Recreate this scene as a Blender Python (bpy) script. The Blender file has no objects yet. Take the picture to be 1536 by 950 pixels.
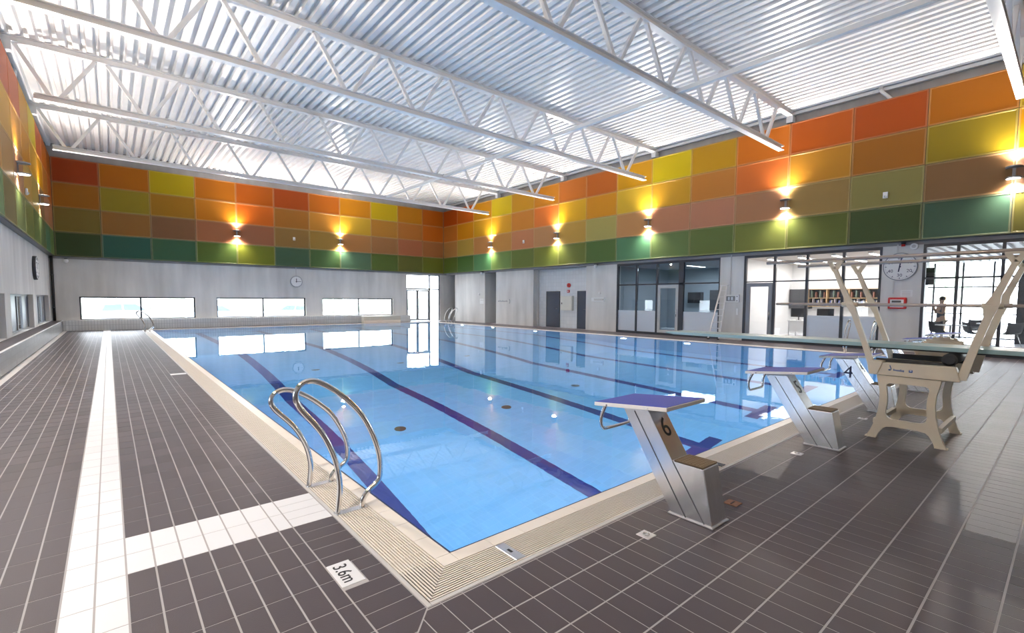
import bpy, bmesh, math, random
from mathutils import Vector, Matrix
from math import sin, cos, pi, radians, sqrt
random.seed(7)
SC = bpy.context.scene
COL = SC.collection
# ------------------------------------------------------------------ camera
CAM_H, YAW, PITCH, ROLL, FPX = 1.4706, 0.700819, -0.06444, 0.005607, 716.017
_f = Vector((sin(YAW)*cos(PITCH), cos(YAW)*cos(PITCH), sin(PITCH)))
_r0 = Vector((cos(YAW), -sin(YAW), 0)); _u0 = _r0.cross(_f)
_r = _r0*cos(ROLL) + _u0*sin(ROLL); _u = -_r0*sin(ROLL) + _u0*cos(ROLL)
cd = bpy.data.cameras.new('camera'); cam = bpy.data.objects.new('camera', cd); COL.objects.link(cam)
cam.matrix_world = Matrix(((_r.x, _u.x, -_f.x, 0), (_r.y, _u.y, -_f.y, 0), (_r.z, _u.z, -_f.z, CAM_H), (0, 0, 0, 1)))
cd.sensor_width = 36; cd.lens = FPX*36/1536; cd.shift_y = 21/1536; cd.clip_start = .05; cd.clip_end = 500
SC.camera = cam
def project(x, y, z):
    p = Vector((x, y, z-CAM_H)); d = p.dot(_f)
    if d < .1: return None
    return 768+FPX*p.dot(_r)/d, 496-FPX*p.dot(_u)/d
# ------------------------------------------------------------------ world, light, exposure
W = bpy.data.worlds.new('overcast_sky'); SC.world = W; W.use_nodes = True
bg = W.node_tree.nodes['Background']; bg.inputs[0].default_value = (.86, .93, 1, 1); bg.inputs[1].default_value = 8.0
SC.view_settings.view_transform = 'Standard'; SC.view_settings.look = 'None'; SC.view_settings.gamma = 1
SC.view_settings.use_curve_mapping = False; SC.view_settings.exposure = 0.58
cy = SC.cycles
cy.use_denoising = True; cy.max_bounces = 10; cy.diffuse_bounces = 5; cy.glossy_bounces = 5; cy.transmission_bounces = 8
cy.transparent_max_bounces = 12; cy.sample_clamp_indirect = 6; cy.caustics_reflective = True; cy.caustics_refractive = True
LAMP_UP, LAMP_DOWN = 800, 480
LAMP_COL = (1, .92, .84)
POOL_LIGHT = 36
def portal(loc, size, rot):
    l = bpy.data.lights.new('window_portal', 'AREA'); l.shape = 'RECTANGLE'; l.size, l.size_y = size; l.cycles.is_portal = True
    o = bpy.data.objects.new('window_portal', l); o.location = loc; o.rotation_euler = rot; COL.objects.link(o)
# ------------------------------------------------------------------ helpers
def srgb(r, g, b):
    return tuple(((c/255)/12.92 if c <= 10 else (((c/255)+.055)/1.055)**2.4) for c in (r, g, b))
class MB:
    def __init__(s): s.v = []; s.f = []; s.m = []; s.smooth = []
    def add(s, vs, fs, mi=0, sm=False):
        n = len(s.v); s.v += [tuple(v) for v in vs]
        for f in fs: s.f.append([n+i for i in f]); s.m.append(mi); s.smooth.append(sm)
        return s
    def box(s, x0, x1, y0, y1, z0, z1, mi=0):
        v = [(x0, y0, z0), (x1, y0, z0), (x1, y1, z0), (x0, y1, z0), (x0, y0, z1), (x1, y0, z1), (x1, y1, z1), (x0, y1, z1)]
        return s.add(v, [(3, 2, 1, 0), (4, 5, 6, 7), (0, 1, 5, 4), (1, 2, 6, 5), (2, 3, 7, 6), (3, 0, 4, 7)], mi)
    def bar(s, a, b, w, h, up=(0, 0, 1), mi=0):      # rectangular bar from a to b
        a, b = Vector(a), Vector(b); d = (b-a).normalized(); up = Vector(up)
        sx = d.cross(up); sx = sx.normalized() if sx.length > 1e-5 else Vector((1, 0, 0)); sy = sx.cross(d).normalized()
        v = [p+sx*i*w/2+sy*j*h/2 for p in (a, b) for i, j in ((-1, -1), (1, -1), (1, 1), (-1, 1))]
        return s.add(v, [(0, 1, 2, 3), (7, 6, 5, 4), (4, 5, 1, 0), (5, 6, 2, 1), (6, 7, 3, 2), (7, 4, 0, 3)], mi)
    def prism(s, poly, axis, a, b, mi=0):            # poly of 2D points extruded along axis from a to b
        n = len(poly)
        def P(p, t): return {'x': (t, p[0], p[1]), 'y': (p[0], t, p[1]), 'z': (p[0], p[1], t)}[axis]
        v = [P(p, a) for p in poly]+[P(p, b) for p in poly]
        return s.add(v, [list(range(n))[::-1], list(range(n, 2*n))]+[(i, (i+1) % n, n+(i+1) % n, n+i) for i in range(n)], mi)
    def tube(s, pts, r, n=10, closed=False, mi=0, cap=True):
        pts = [Vector(p) for p in pts]; m = len(pts); rr = r if isinstance(r, (list, tuple)) else [r]*m
        base = len(s.v); prev = None
        for i, p in enumerate(pts):
            if closed: t = pts[(i+1) % m]-pts[i-1]
            else: t = pts[min(i+1, m-1)]-pts[max(i-1, 0)]
            t.normalize()
            if prev is None:
                nrm = t.orthogonal().normalized()
            else:
                nrm = prev-t*prev.dot(t); nrm = nrm.normalized() if nrm.length > 1e-6 else t.orthogonal().normalized()
            prev = nrm; bi = t.cross(nrm)
            for k in range(n):
                a = 2*pi*k/n; s.v.append(tuple(p+(nrm*cos(a)+bi*sin(a))*rr[i]))
        for i in range(m if closed else m-1):
            j = (i+1) % m
            for k in range(n):
                s.f.append([base+i*n+k, base+i*n+(k+1) % n, base+j*n+(k+1) % n, base+j*n+k]); s.m.append(mi); s.smooth.append(True)
        if cap and not closed:
            s.f.append([base+k for k in range(n)][::-1]); s.m.append(mi); s.smooth.append(False)
            s.f.append([base+(m-1)*n+k for k in range(n)]); s.m.append(mi); s.smooth.append(False)
        return s
    def cyl(s, c, r, h, axis='z', n=20, mi=0, r2=None):
        c = Vector(c); d = {'x': Vector((1, 0, 0)), 'y': Vector((0, 1, 0)), 'z': Vector((0, 0, 1))}[axis]
        return s.tube([c, c+d*h], [r, r if r2 is None else r2], n, mi=mi)
    def ball(s, c, r, n=12, m=8, sc=(1, 1, 1), mi=0):
        base = len(s.v)
        for i in range(m+1):
            a = pi*i/m
            for k in range(n):
                b = 2*pi*k/n; s.v.append((c[0]+r*sc[0]*sin(a)*cos(b), c[1]+r*sc[1]*sin(a)*sin(b), c[2]+r*sc[2]*cos(a)))
        for i in range(m):
            for k in range(n):
                s.f.append([base+i*n+k, base+(i+1)*n+k, base+(i+1)*n+(k+1) % n, base+i*n+(k+1) % n]); s.m.append(mi); s.smooth.append(True)
        return s
    def mesh(s, name, mats):
        me = bpy.data.meshes.new(name); me.from_pydata(s.v, [], s.f)
        for m in (mats if isinstance(mats, (list, tuple)) else [mats]): me.materials.append(m)
        me.polygons.foreach_set('material_index', s.m); me.polygons.foreach_set('use_smooth', s.smooth); me.update()
        return me
    def build(s, name, mats, parent=None, **kw): return link(name, s.mesh(name, mats), parent, **kw)
def link(name, data, parent=None, loc=(0, 0, 0), rz=0, label=None, cat=None, group=None, kind=None):
    o = bpy.data.objects.new(name, data); COL.objects.link(o); o.parent = parent; o.location = loc
    if rz: o.rotation_euler = (0, 0, rz)
    return tag(o, label, cat, group, kind)
def tag(o, label=None, cat=None, group=None, kind=None):
    if label: o['label'] = label
    if cat: o['category'] = cat
    if group: o['group'] = group
    if kind: o['kind'] = kind
    return o
def empty(name, loc=(0, 0, 0), **kw):
    o = link(name, None, None, loc, **kw); o.empty_display_size = .1; return o
def copy_tree(o, parent=None):
    c = o.copy(); COL.objects.link(c); c.parent = parent
    for ch in list(o.children): copy_tree(ch, c)
    return c
def recalc(o):
    bm = bmesh.new(); bm.from_mesh(o.data); bmesh.ops.recalc_face_normals(bm, faces=bm.faces); bm.to_mesh(o.data); bm.free(); return o
def bevel(o, w, seg=2, ang=.6):
    m = o.modifiers.new('bevel', 'BEVEL'); m.width = w; m.segments = seg; m.limit_method = 'ANGLE'; m.angle_limit = ang; return o
def smoothpath(pts, k=4):
    out = []; n = len(pts)
    for i in range(n-1):
        p0, p1, p2, p3 = [Vector(pts[max(0, min(n-1, j))]) for j in (i-1, i, i+1, i+2)]
        for q in range(k):
            t = q/k; out.append(.5*((2*p1)+(-p0+p2)*t+(2*p0-5*p1+4*p2-p3)*t*t+(-p0+3*p1-3*p2+p3)*t**3))
    out.append(Vector(pts[-1])); return out
# ------------------------------------------------------------------ materials
def mat(name, col, rough=.5, metal=0, var=0, scale=8, bump=0, bscale=None, spec=.5, island=0, coat=0, emit=None, estr=0, stretch=None, detail=4):
    m = bpy.data.materials.new(name); m.use_nodes = True; nt = m.node_tree; b = nt.nodes['Principled BSDF']
    b.inputs['Base Color'].default_value = (*col, 1); b.inputs['Roughness'].default_value = rough; b.inputs['Metallic'].default_value = metal
    b.inputs['Specular IOR Level'].default_value = spec
    if coat: b.inputs['Coat Weight'].default_value = coat; b.inputs['Coat Roughness'].default_value = .08
    if emit: b.inputs['Emission Color'].default_value = (*emit, 1); b.inputs['Emission Strength'].default_value = estr
    N, L = nt.nodes, nt.links
    src = None
    if var or bump:
        tc = N.new('ShaderNodeTexCoord'); mp = N.new('ShaderNodeMapping'); L.new(tc.outputs['Object'], mp.inputs[0])
        if stretch: mp.inputs['Scale'].default_value = stretch
        no = N.new('ShaderNodeTexNoise'); no.inputs['Scale'].default_value = scale; no.inputs['Detail'].default_value = detail; L.new(mp.outputs[0], no.inputs[0])
        if var:
            mr = N.new('ShaderNodeMapRange'); mr.inputs[1].default_value = .3; mr.inputs[2].default_value = .7
            mr.inputs[3].default_value = 1-var; mr.inputs[4].default_value = 1+var; L.new(no.outputs[0], mr.inputs[0]); src = mr.outputs[0]
        if bump:
            nb = no
            if bscale: nb = N.new('ShaderNodeTexNoise'); nb.inputs['Scale'].default_value = bscale; L.new(mp.outputs[0], nb.inputs[0])
            bp = N.new('ShaderNodeBump'); bp.inputs['Strength'].default_value = bump; bp.inputs['Distance'].default_value = .01
            L.new(nb.outputs[0], bp.inputs['Height']); L.new(bp.outputs[0], b.inputs['Normal'])
    if island:
        ge = N.new('ShaderNodeNewGeometry'); mr = N.new('ShaderNodeMapRange'); mr.inputs[3].default_value = 1-island; mr.inputs[4].default_value = 1+island
        L.new(ge.outputs['Random Per Island'], mr.inputs[0])
        if src:
            mu = N.new('ShaderNodeMath'); mu.operation = 'MULTIPLY'; L.new(src, mu.inputs[0]); L.new(mr.outputs[0], mu.inputs[1]); src = mu.outputs[0]
        else: src = mr.outputs[0]
    if src:
        hs = N.new('ShaderNodeVectorMath'); hs.operation = 'SCALE'; hs.inputs[0].default_value = col; L.new(src, hs.inputs['Scale']); L.new(hs.outputs[0], b.inputs['Base Color'])
    return m
def tile_mat(name, col, grout, tw, th, rough=.3, mortar=.004, axes='yz'):
    m = mat(name, col, rough); nt = m.node_tree; N, L = nt.nodes, nt.links; b = N['Principled BSDF']
    tc = N.new('ShaderNodeTexCoord'); sp = N.new('ShaderNodeSeparateXYZ'); cb = N.new('ShaderNodeCombineXYZ'); L.new(tc.outputs['Object'], sp.inputs[0])
    ix = 'xyz'.index(axes[0]); iy = 'xyz'.index(axes[1]); L.new(sp.outputs[ix], cb.inputs[0]); L.new(sp.outputs[iy], cb.inputs[1])
    br = N.new('ShaderNodeTexBrick'); br.offset = 0; br.inputs['Scale'].default_value = 1; br.inputs['Brick Width'].default_value = tw; br.inputs['Row Height'].default_value = th
    br.inputs['Mortar Size'].default_value = mortar; br.inputs['Color1'].default_value = (*col, 1); br.inputs['Color2'].default_value = (*[c*.93 for c in col], 1); br.inputs['Mortar'].default_value = (*grout, 1)
    L.new(cb.outputs[0], br.inputs[0]); L.new(br.outputs[0], b.inputs['Base Color'])
    bp = N.new('ShaderNodeBump'); bp.inputs['Strength'].default_value = .4; bp.inputs['Distance'].default_value = .003; bp.invert = True
    L.new(br.outputs['Fac'], bp.inputs['Height']); L.new(bp.outputs[0], b.inputs['Normal'])
    return m
def concrete(name, col):
    m = mat(name, col, .62); nt = m.node_tree; N, L = nt.nodes, nt.links; b = N['Principled BSDF']
    tc = N.new('ShaderNodeTexCoord')
    def noise(sc, st, det):
        mp = N.new('ShaderNodeMapping'); mp.inputs['Scale'].default_value = st; L.new(tc.outputs['Object'], mp.inputs[0])
        n = N.new('ShaderNodeTexNoise'); n.inputs['Scale'].default_value = sc; n.inputs['Detail'].default_value = det; L.new(mp.outputs[0], n.inputs[0]); return n
    a, c2, fine = noise(2.2, (1, 1, .12), 5), noise(.5, (1, 1, .6), 4), noise(40, (1, 1, 1), 3)
    mx = N.new('ShaderNodeMix'); mx.inputs[0].default_value = .5; L.new(a.outputs[0], mx.inputs[2]); L.new(c2.outputs[0], mx.inputs[3])
    mr = N.new('ShaderNodeMapRange'); mr.inputs[1].default_value = .3; mr.inputs[2].default_value = .7; mr.inputs[3].default_value = .72; mr.inputs[4].default_value = 1.2; L.new(mx.outputs[0], mr.inputs[0])
    hs = N.new('ShaderNodeVectorMath'); hs.operation = 'SCALE'; hs.inputs[0].default_value = col; L.new(mr.outputs[0], hs.inputs['Scale']); L.new(hs.outputs[0], b.inputs['Base Color'])
    bp = N.new('ShaderNodeBump'); bp.inputs['Strength'].default_value = .15; bp.inputs['Distance'].default_value = .004; L.new(fine.outputs[0], bp.inputs['Height']); L.new(bp.outputs[0], b.inputs['Normal'])
    return m
def glass_mat(name, tint=(1, 1, 1), ior=1.45):
    m = bpy.data.materials.new(name); m.use_nodes = True; nt = m.node_tree; N, L = nt.nodes, nt.links; N.remove(N['Principled BSDF'])
    tr = N.new('ShaderNodeBsdfTransparent'); tr.inputs[0].default_value = (*tint, 1); gl = N.new('ShaderNodeBsdfGlossy'); gl.inputs['Roughness'].default_value = 0
    fr = N.new('ShaderNodeFresnel'); fr.inputs[0].default_value = ior; mx = N.new('ShaderNodeMixShader')
    L.new(fr.outputs[0], mx.inputs[0]); L.new(tr.outputs[0], mx.inputs[1]); L.new(gl.outputs[0], mx.inputs[2]); L.new(mx.outputs[0], N['Material Output'].inputs[0]); return m
def frost_mat(name, col, fac=.72):
    m = bpy.data.materials.new(name); m.use_nodes = True; nt = m.node_tree; N, L = nt.nodes, nt.links; b = N['Principled BSDF']
    b.inputs['Base Color'].default_value = (*col, 1); b.inputs['Roughness'].default_value = .25
    tl = N.new('ShaderNodeBsdfTranslucent'); tl.inputs[0].default_value = (*col, 1); mx = N.new('ShaderNodeMixShader'); mx.inputs[0].default_value = 1-fac
    L.new(b.outputs[0], mx.inputs[1]); L.new(tl.outputs[0], mx.inputs[2]); L.new(mx.outputs[0], N['Material Output'].inputs[0]); return m
def emis(name, col, s):
    m = mat(name, (0, 0, 0), .5, emit=col, estr=s); return m
M = dict(
 tile_dark=mat('dark_floor_tile', (.066, .054, .061), .42, spec=.28, island=.2, bump=.12, scale=160),
 tile_white=mat('white_floor_tile', (.72, .72, .74), .35, island=.04, bump=.1, scale=160),
 grout=mat('pale_grout', (.38, .36, .36), .8),
 beige=mat('beige_coping', (.82, .75, .67), .35, island=.07),
 grate=mat('cream_grate_plastic', (.80, .73, .65), .45),
 channel=mat('dark_channel', (.05, .035, .025), .8),
 trimgrey=mat('pale_edge_trim', (.55, .53, .52), .5),
 concrete=concrete('board_marked_concrete', (.68, .67, .655)),
 concrete_dk=concrete('grey_concrete_strip', (.30, .29, .29)),
 deck=mat('white_steel_deck', (.88, .87, .87), .30, var=.03, scale=3),
 steelwhite=mat('white_painted_steel', (.82, .82, .82), .30),
 frame_dark=mat('charcoal_frame', (.035, .04, .055), .4),
 frame_grey=mat('grey_frame', (.22, .24, .27), .4),
 glass=glass_mat('clear_glass'), glass_dim=glass_mat('tinted_glass', (.80, .86, .90), 1.5),
 frost=frost_mat('frosted_film', (.74, .79, .86)),
 ceilwarm=mat('beige_office_ceiling', (.55, .50, .46), .7),
 blind=mat('blue_grey_blind_panel', (.20, .23, .28), .35),
 white=mat('white_plaster', (.80, .80, .80), .6), offwhite=mat('cream_enamel', (.72, .72, .66), .45),
 walltile=tile_mat('white_wall_tile', (.74, .77, .80), (.60, .63, .66), .2, .2, .25, .006, 'yz'),
 lowtile=tile_mat('small_white_wall_tile', (.66, .68, .70), (.45, .47, .50), .105, .24, .25, .008, 'xz'),
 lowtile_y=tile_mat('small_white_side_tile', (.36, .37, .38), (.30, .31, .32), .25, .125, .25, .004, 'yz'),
 beigetile=tile_mat('beige_block_tile', (.55, .53, .47), (.48, .46, .42), .25, .125, .3, .004, 'xz'),
 steel=mat('brushed_stainless', (.84, .84, .86), .27, 1, var=.06, scale=30, stretch=(1, 1, .1), bump=.02),
 chrome=mat('polished_steel_tube', (.78, .77, .76), .13, 1),
 blockblue=mat('blue_block_top', (.04, .065, .42), .55, bump=.3, scale=300),
 blockwhite=mat('white_block_edge', (.80, .78, .76), .4),
 black=mat('black_marking', (.012, .012, .016), .5), navy=mat('navy_marking', (.015, .025, .08), .5),
 stepgrid=mat('brown_step_grating', (.20, .14, .08), .5),
 cream=mat('cream_cast_metal', (.66, .58, .46), .38, var=.04, scale=6),
 board=mat('pale_green_board', (.45, .60, .58), .4), board_side=mat('blue_green_board_edge', (.30, .45, .47), .4),
 rubber=mat('black_rubber', (.02, .02, .022), .5),
 poolblue=tile_mat('pale_blue_pool_tile', (.19, .50, .83), (.23, .54, .85), .25, .125, .25, .003, 'xy'),
 poolwall=tile_mat('pale_blue_pool_wall_tile', (.19, .50, .83), (.23, .54, .85), .25, .125, .25, .003, 'yz'),
 lane=mat('dark_blue_lane_tile', (.012, .028, .20), .3),
 aluminium=mat('aluminium', (.70, .70, .72), .3, .9), wood=mat('pale_wood', (.50, .33, .17), .5, var=.15, scale=4, stretch=(6, 1, 1)),
 darkgrey=mat('dark_grey_laminate', (.06, .062, .07), .45), red=mat('red_enamel', (.55, .02, .02), .35), paper=mat('white_paper', (.8, .8, .8), .7),
 doorblue=mat('dark_blue_grey_door', (.055, .065, .095), .22), doorgrey=mat('light_grey_door_frame', (.45, .47, .48), .35),
 lampgrey=mat('grey_lamp_plate', (.30, .31, .33), .35, .3),
 screen=mat('black_screen', (.015, .016, .02), .2), plant=mat('green_leaf', (.06, .18, .03), .5),
 carwhite=mat('pale_car_paint', (.70, .72, .76), .25, coat=.5), cargrey=mat('silver_car_paint', (.40, .44, .50), .25, coat=.5), carglass=mat('car_window', (.10, .13, .17), .1),
 ground=mat('pale_paving', (.75, .75, .74), .85, var=.05, scale=1), hedge=mat('pale_hedge', (.50, .56, .46), .8, var=.2, scale=2),
 skin=mat('skin', (.50, .32, .24), .5), shirt=mat('slate_grey_shirt', (.12, .14, .18), .8), shorts=mat('tan_shorts', (.40, .33, .26), .8), hair=mat('dark_hair', (.05, .035, .03), .6),
 lobbyfloor=mat('pale_lobby_floor', (.42, .44, .47), .3), slat=mat('white_ceiling_slat', (.75, .77, .78), .5), dim=mat('dim_blue_grey_wall', (.30, .34, .38), .6),
 blueprint=mat('blue_print', (.06, .10, .42), .6), logo=mat('logo_blue', (.03, .10, .32), .5))
LENS = emis('glowing_lamp_lens', (1, .93, .84), 14)
PLENS = emis('pool_light_lens', (.85, .95, 1), 4)
TUBE = emis('glowing_light_tube', (1, .98, .95), 7)
# wall panels take their colour from the object, with a paler rim
def panel_mats():
    out = []
    for nm, k, ro in (('coloured_panel_face', 0, .42), ('coloured_panel_rim', .10, .4)):
        m = bpy.data.materials.new(nm); m.use_nodes = True; nt = m.node_tree; N, L = nt.nodes, nt.links; b = N['Principled BSDF']; b.inputs['Roughness'].default_value = ro; b.inputs['Specular IOR Level'].default_value = .2
        oi = N.new('ShaderNodeObjectInfo'); mx = N.new('ShaderNodeMix'); mx.data_type = 'RGBA'; mx.inputs[0].default_value = k; mx.inputs[7].default_value = (.95, .80, .45, 1)
        L.new(oi.outputs['Color'], mx.inputs[6]); L.new(mx.outputs[2], b.inputs['Base Color'])
        if not k:
            tc = N.new('ShaderNodeTexCoord'); vo = N.new('ShaderNodeTexNoise'); vo.inputs['Scale'].default_value = 120; L.new(tc.outputs['Object'], vo.inputs[0])
            bp = N.new('ShaderNodeBump'); bp.inputs['Strength'].default_value = .1; bp.inputs['Distance'].default_value = .004; L.new(vo.outputs[0], bp.inputs['Height']); L.new(bp.outputs[0], b.inputs['Normal'])
        out.append(m)
    return out
PANEL = panel_mats()
def water_mat():
    m = bpy.data.materials.new('pool_water'); m.use_nodes = True; nt = m.node_tree; N, L = nt.nodes, nt.links; N.remove(N['Principled BSDF'])
    g = N.new('ShaderNodeBsdfGlass'); g.inputs['IOR'].default_value = 1.333; g.inputs['Roughness'].default_value = 0; g.inputs[0].default_value = (.97, .99, 1, 1)
    tc = N.new('ShaderNodeTexCoord'); n1 = N.new('ShaderNodeTexNoise'); n1.inputs['Scale'].default_value = 2.2; n1.inputs['Detail'].default_value = 3; L.new(tc.outputs['Object'], n1.inputs[0])
    bp = N.new('ShaderNodeBump'); bp.inputs['Strength'].default_value = .05; bp.inputs['Distance'].default_value = .02; L.new(n1.outputs[0], bp.inputs['Height']); L.new(bp.outputs[0], g.inputs['Normal'])
    L.new(g.outputs[0], N['Material Output'].inputs[0]); return m
M['water'] = water_mat()

# ================================================================== ROOM SHELL
XL, XR, YB, YN = -1.69, 17.70, 28.32, -4.2         # planes of the coloured panels (left, right, back) and the wall behind the camera
CL, CR, CB = -1.90, 18.0, 28.45                    # concrete behind them
ZP0, ZP1, ZT = 3.235, 7.42, 7.86                   # panel band, deck underside
PX0, PX1, PY0, PY1 = 1.46, 16.06, 2.28, 27.28      # water edges
COP, GRT, BRD = .10, .225, .025                    # coping, grate, border widths
OUT = COP+GRT+BRD
# ---- ceiling: folded steel deck, ribs along Y
def make_ceiling():
    p = .265; mb = MB(); x = CL; prof = []
    while x < CR+.3:
        prof += [(x, ZT+.13), (x+.085, ZT+.13), (x+.115, ZT), (x+.235, ZT)]; x += p
    y0, y1 = YN-.3, CB+.3; n = len(prof)
    v = [(a, y0, b) for a, b in prof]+[(a, y1, b) for a, b in prof]
    mb.add(v, [(i, n+i, n+i+1, i+1) for i in range(n-1)])
    mb.box(CL-.3, CR+.6, y0, y1, ZT+.3, ZT+.4)
    return mb.build('ceiling', M['deck'], kind='structure', label='white folded steel roof deck with ribs running the length of the hall')
ceiling = make_ceiling()
# ---- coloured panels
R3 = [(200,75,10),(214,92,12),(222,138,5),(232,186,3),(222,146,8),(222,128,6),(212,108,30),(208,98,20),(224,148,3),(232,188,3),(212,145,10),(220,108,10),(202,86,10),(194,76,6),(196,104,2),(214,160,4),(205,90,10),(220,140,5)]
R2 = [(190,105,40),(208,130,22),(200,140,32),(212,148,32),(198,120,42),(214,108,42),(216,156,24),(204,130,24),(202,156,42),(198,140,34),(188,115,50),(204,100,42),(184,120,34),(158,92,24),(150,120,24),(200,130,6),(190,110,40),(200,140,30)]
R1 = [(160,110,60),(158,130,60),(174,120,70),(172,120,60),(172,110,76),(168,120,80),(168,130,60),(154,140,80),(168,120,76),(164,110,82),(164,110,86),(152,106,76),(136,108,62),(124,114,66),(122,88,56),(152,112,90),(160,120,70),(150,110,60)]
R0 = [(78,92,36),(66,96,42),(72,114,74),(92,114,60),(88,100,46),(98,104,42),(92,98,42),(70,92,46),(72,110,80),(88,104,60),(84,96,50),(100,104,50),(82,88,38),(56,70,38),(56,78,62),(84,78,32),(76,96,46),(66,96,42)]
B3 = [(188,66,6),(202,106,2),(202,160,2),(202,106,5),(198,88,5),(188,72,10),(206,100,10),(220,130,2),(225,175,2),(215,125,2),(210,95,5)]
B2 = [(168,100,16),(152,126,32),(166,110,22),(190,110,22),(200,92,22),(166,100,36),(190,120,42),(200,150,42),(186,120,42),(190,110,46),(200,96,22)]
B1 = [(118,98,42),(142,96,46),(124,84,56),(150,92,62),(142,88,62),(132,98,52),(146,112,52),(164,110,62),(150,102,62),(164,96,66),(156,96,56)]
B0 = [(52,66,38),(46,84,72),(58,88,62),(78,94,42),(100,102,32),(62,84,62),(64,88,52),(72,98,76),(78,94,42),(92,92,42),(100,102,36)]
_pc = {}
def panel_mesh(w, h):
    k = (round(w, 3), round(h, 3))
    if k in _pc: return _pc[k]
    mb = MB(); g = .006; r = .035; t = .04
    a, b, c, d = g, w-g, g, h-g
    def loop(i, y): return [(a+i, y, c+i), (b-i, y, c+i), (b-i, y, d-i), (a+i, y, d-i)]
    v = loop(0, 0)+loop(0, -t)+loop(r, -t)+loop(r+.006, -t+.006)
    f = [(3, 2, 1, 0)]
    for l in (0, 1, 2):
        f += [(l*4+i, l*4+(i+1) % 4, l*4+4+(i+1) % 4, l*4+4+i) for i in range(4)]
    mb.add(v, f, 1); mb.add([v[i] for i in (12, 13, 14, 15)], [(0, 1, 2, 3)], 0)
    _pc[k] = mb.mesh('wall_panel', PANEL); return _pc[k]
ROWH = (ZP1-ZP0)/4
def panel(parent, loc, w, rz, rgb):
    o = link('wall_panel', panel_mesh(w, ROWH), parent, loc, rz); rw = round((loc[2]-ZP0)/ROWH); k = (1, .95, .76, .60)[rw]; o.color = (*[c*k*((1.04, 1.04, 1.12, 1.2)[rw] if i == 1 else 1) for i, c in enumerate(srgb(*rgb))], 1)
SEAM_R = [28.30, 26.62, 24.79, 22.94, 21.07, 19.19, 17.34, 15.5, 13.69, 11.87, 10.10, 8.33, 6.54, 4.76, 3.0, 1.23, -.57, -2.37, -4.17]
SEAM_B = [-1.68, -.14, 1.64, 3.42, 5.2, 7.0, 8.83, 10.58, 12.50, 14.29, 16.07, 17.69]
# right wall: upper slab, panel box, piers below
wr = MB(); wr.box(CR, CR+.3, YN-.3, CB+.3, 3.13, ZT+.3); wr = wr.build('wall_right', M['concrete_dk'], kind='structure', label='bare concrete upper wall above the coloured panels on the glazed side')
MB().box(XR+.045, CR, YN, CB, ZP0, ZP1-.03).build('panel_backing', M['frame_dark'], wr)
MB().box(CR-.12, CR, YN, CB, ZT-.12, ZT-.02).build('eaves_channel', M['steelwhite'], wr)
PIERS_R = [(23.98, 27.35, 0), (19.52, 22.85, 0), (13.84, 15.69, 0), (8.05, 8.95, 0), (2.97, 3.92, 0)]
for a, b, _ in PIERS_R: MB().box(CR, CR+.3, a, b, 0, 3.13).build('concrete_pier', M['concrete'], wr)
MB().box(CR+.45, CR+.7, 15.69, 19.52, 0, 3.13).build('tiled_recess', M['walltile'], wr)
for y in (15.69, 19.52-.02): MB().box(CR+.3, CR+.45, y, y+.02, 0, 3.13).build('recess_cheek', M['concrete'], wr)
MB().box(CR+1.0, CR+1.2, 22.85, 24.2, 0, 3.13).build('niche_back', M['dim'], wr)
MB().box(CR+.3, CR+1.0, 23.98, 24.2, 0, 3.13).build('niche_cheek', M['concrete'], wr)
MB().box(CR+.3, CR+1.0, 22.65, 22.85, 0, 3.13).build('niche_cheek', M['dim'], wr)
MB().box(CR+1.6, CR+1.8, 27.2, 28.75, 0, 3.13).build('passage_back', M['screen'], wr)
MB().box(CR+.3, CR+1.7, 27.1, 27.35, 0, 3.13).build('passage_cheek', M['dim'], wr)
MB().box(CR, CR+1.7, 28.45, 28.75, 0, 3.13).build('passage_cheek', M['concrete'], wr)
def band_rows(parent, wall):
    if wall == 'r':
        for k in range(18):
            w = SEAM_R[k]-SEAM_R[k+1]
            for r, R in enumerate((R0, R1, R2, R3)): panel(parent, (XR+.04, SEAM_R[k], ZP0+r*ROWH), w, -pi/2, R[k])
    elif wall == 'b':
        for k in range(11):
            w = SEAM_B[k+1]-SEAM_B[k]
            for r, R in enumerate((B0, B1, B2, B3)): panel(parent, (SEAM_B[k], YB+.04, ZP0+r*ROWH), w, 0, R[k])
    else:
        for k in range(18):
            w = SEAM_R[k]-SEAM_R[k+1]
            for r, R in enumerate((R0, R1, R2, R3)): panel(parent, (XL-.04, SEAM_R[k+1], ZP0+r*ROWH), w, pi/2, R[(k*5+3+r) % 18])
band_rows(wr, 'r')
# back wall
wb = MB(); wb.box(CL-.3, CR+.3, CB, CB+.3, 3.13, ZT+.3); wb = wb.build('wall_back', M['concrete_dk'], kind='structure', label='bare concrete upper end wall above the coloured panels')
MB().box(CL, CR, YB+.045, CB, ZP0, ZP1-.03).build('panel_backing', M['frame_dark'], wb)
band_rows(wb, 'b')
WIN_B = [(-1.0, 3.31), (4.22, 8.60), (9.53, 13.99)]; DOOR_B = (14.93, 17.50); SILL, HEAD = .48, 1.50
xs = [CL-.3]+[v for w in WIN_B for v in w]+[DOOR_B[0]]
for i in range(0, len(xs), 2): MB().box(xs[i], xs[i+1], CB, CB+.3, SILL, HEAD).build('concrete_pier', M['concrete'], wb)
MB().box(CL-.3, DOOR_B[0], CB, CB+.3, HEAD, 3.13).build('concrete_band', M['concrete'], wb)
MB().box(CL-.3, DOOR_B[0], CB, CB+.3, 0, SILL).build('concrete_sill_band', M['concrete'], wb)
MB().box(DOOR_B[1], CR, CB, CB+.3, 0, 3.13).build('concrete_pier', M['concrete'], wb)
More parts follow.
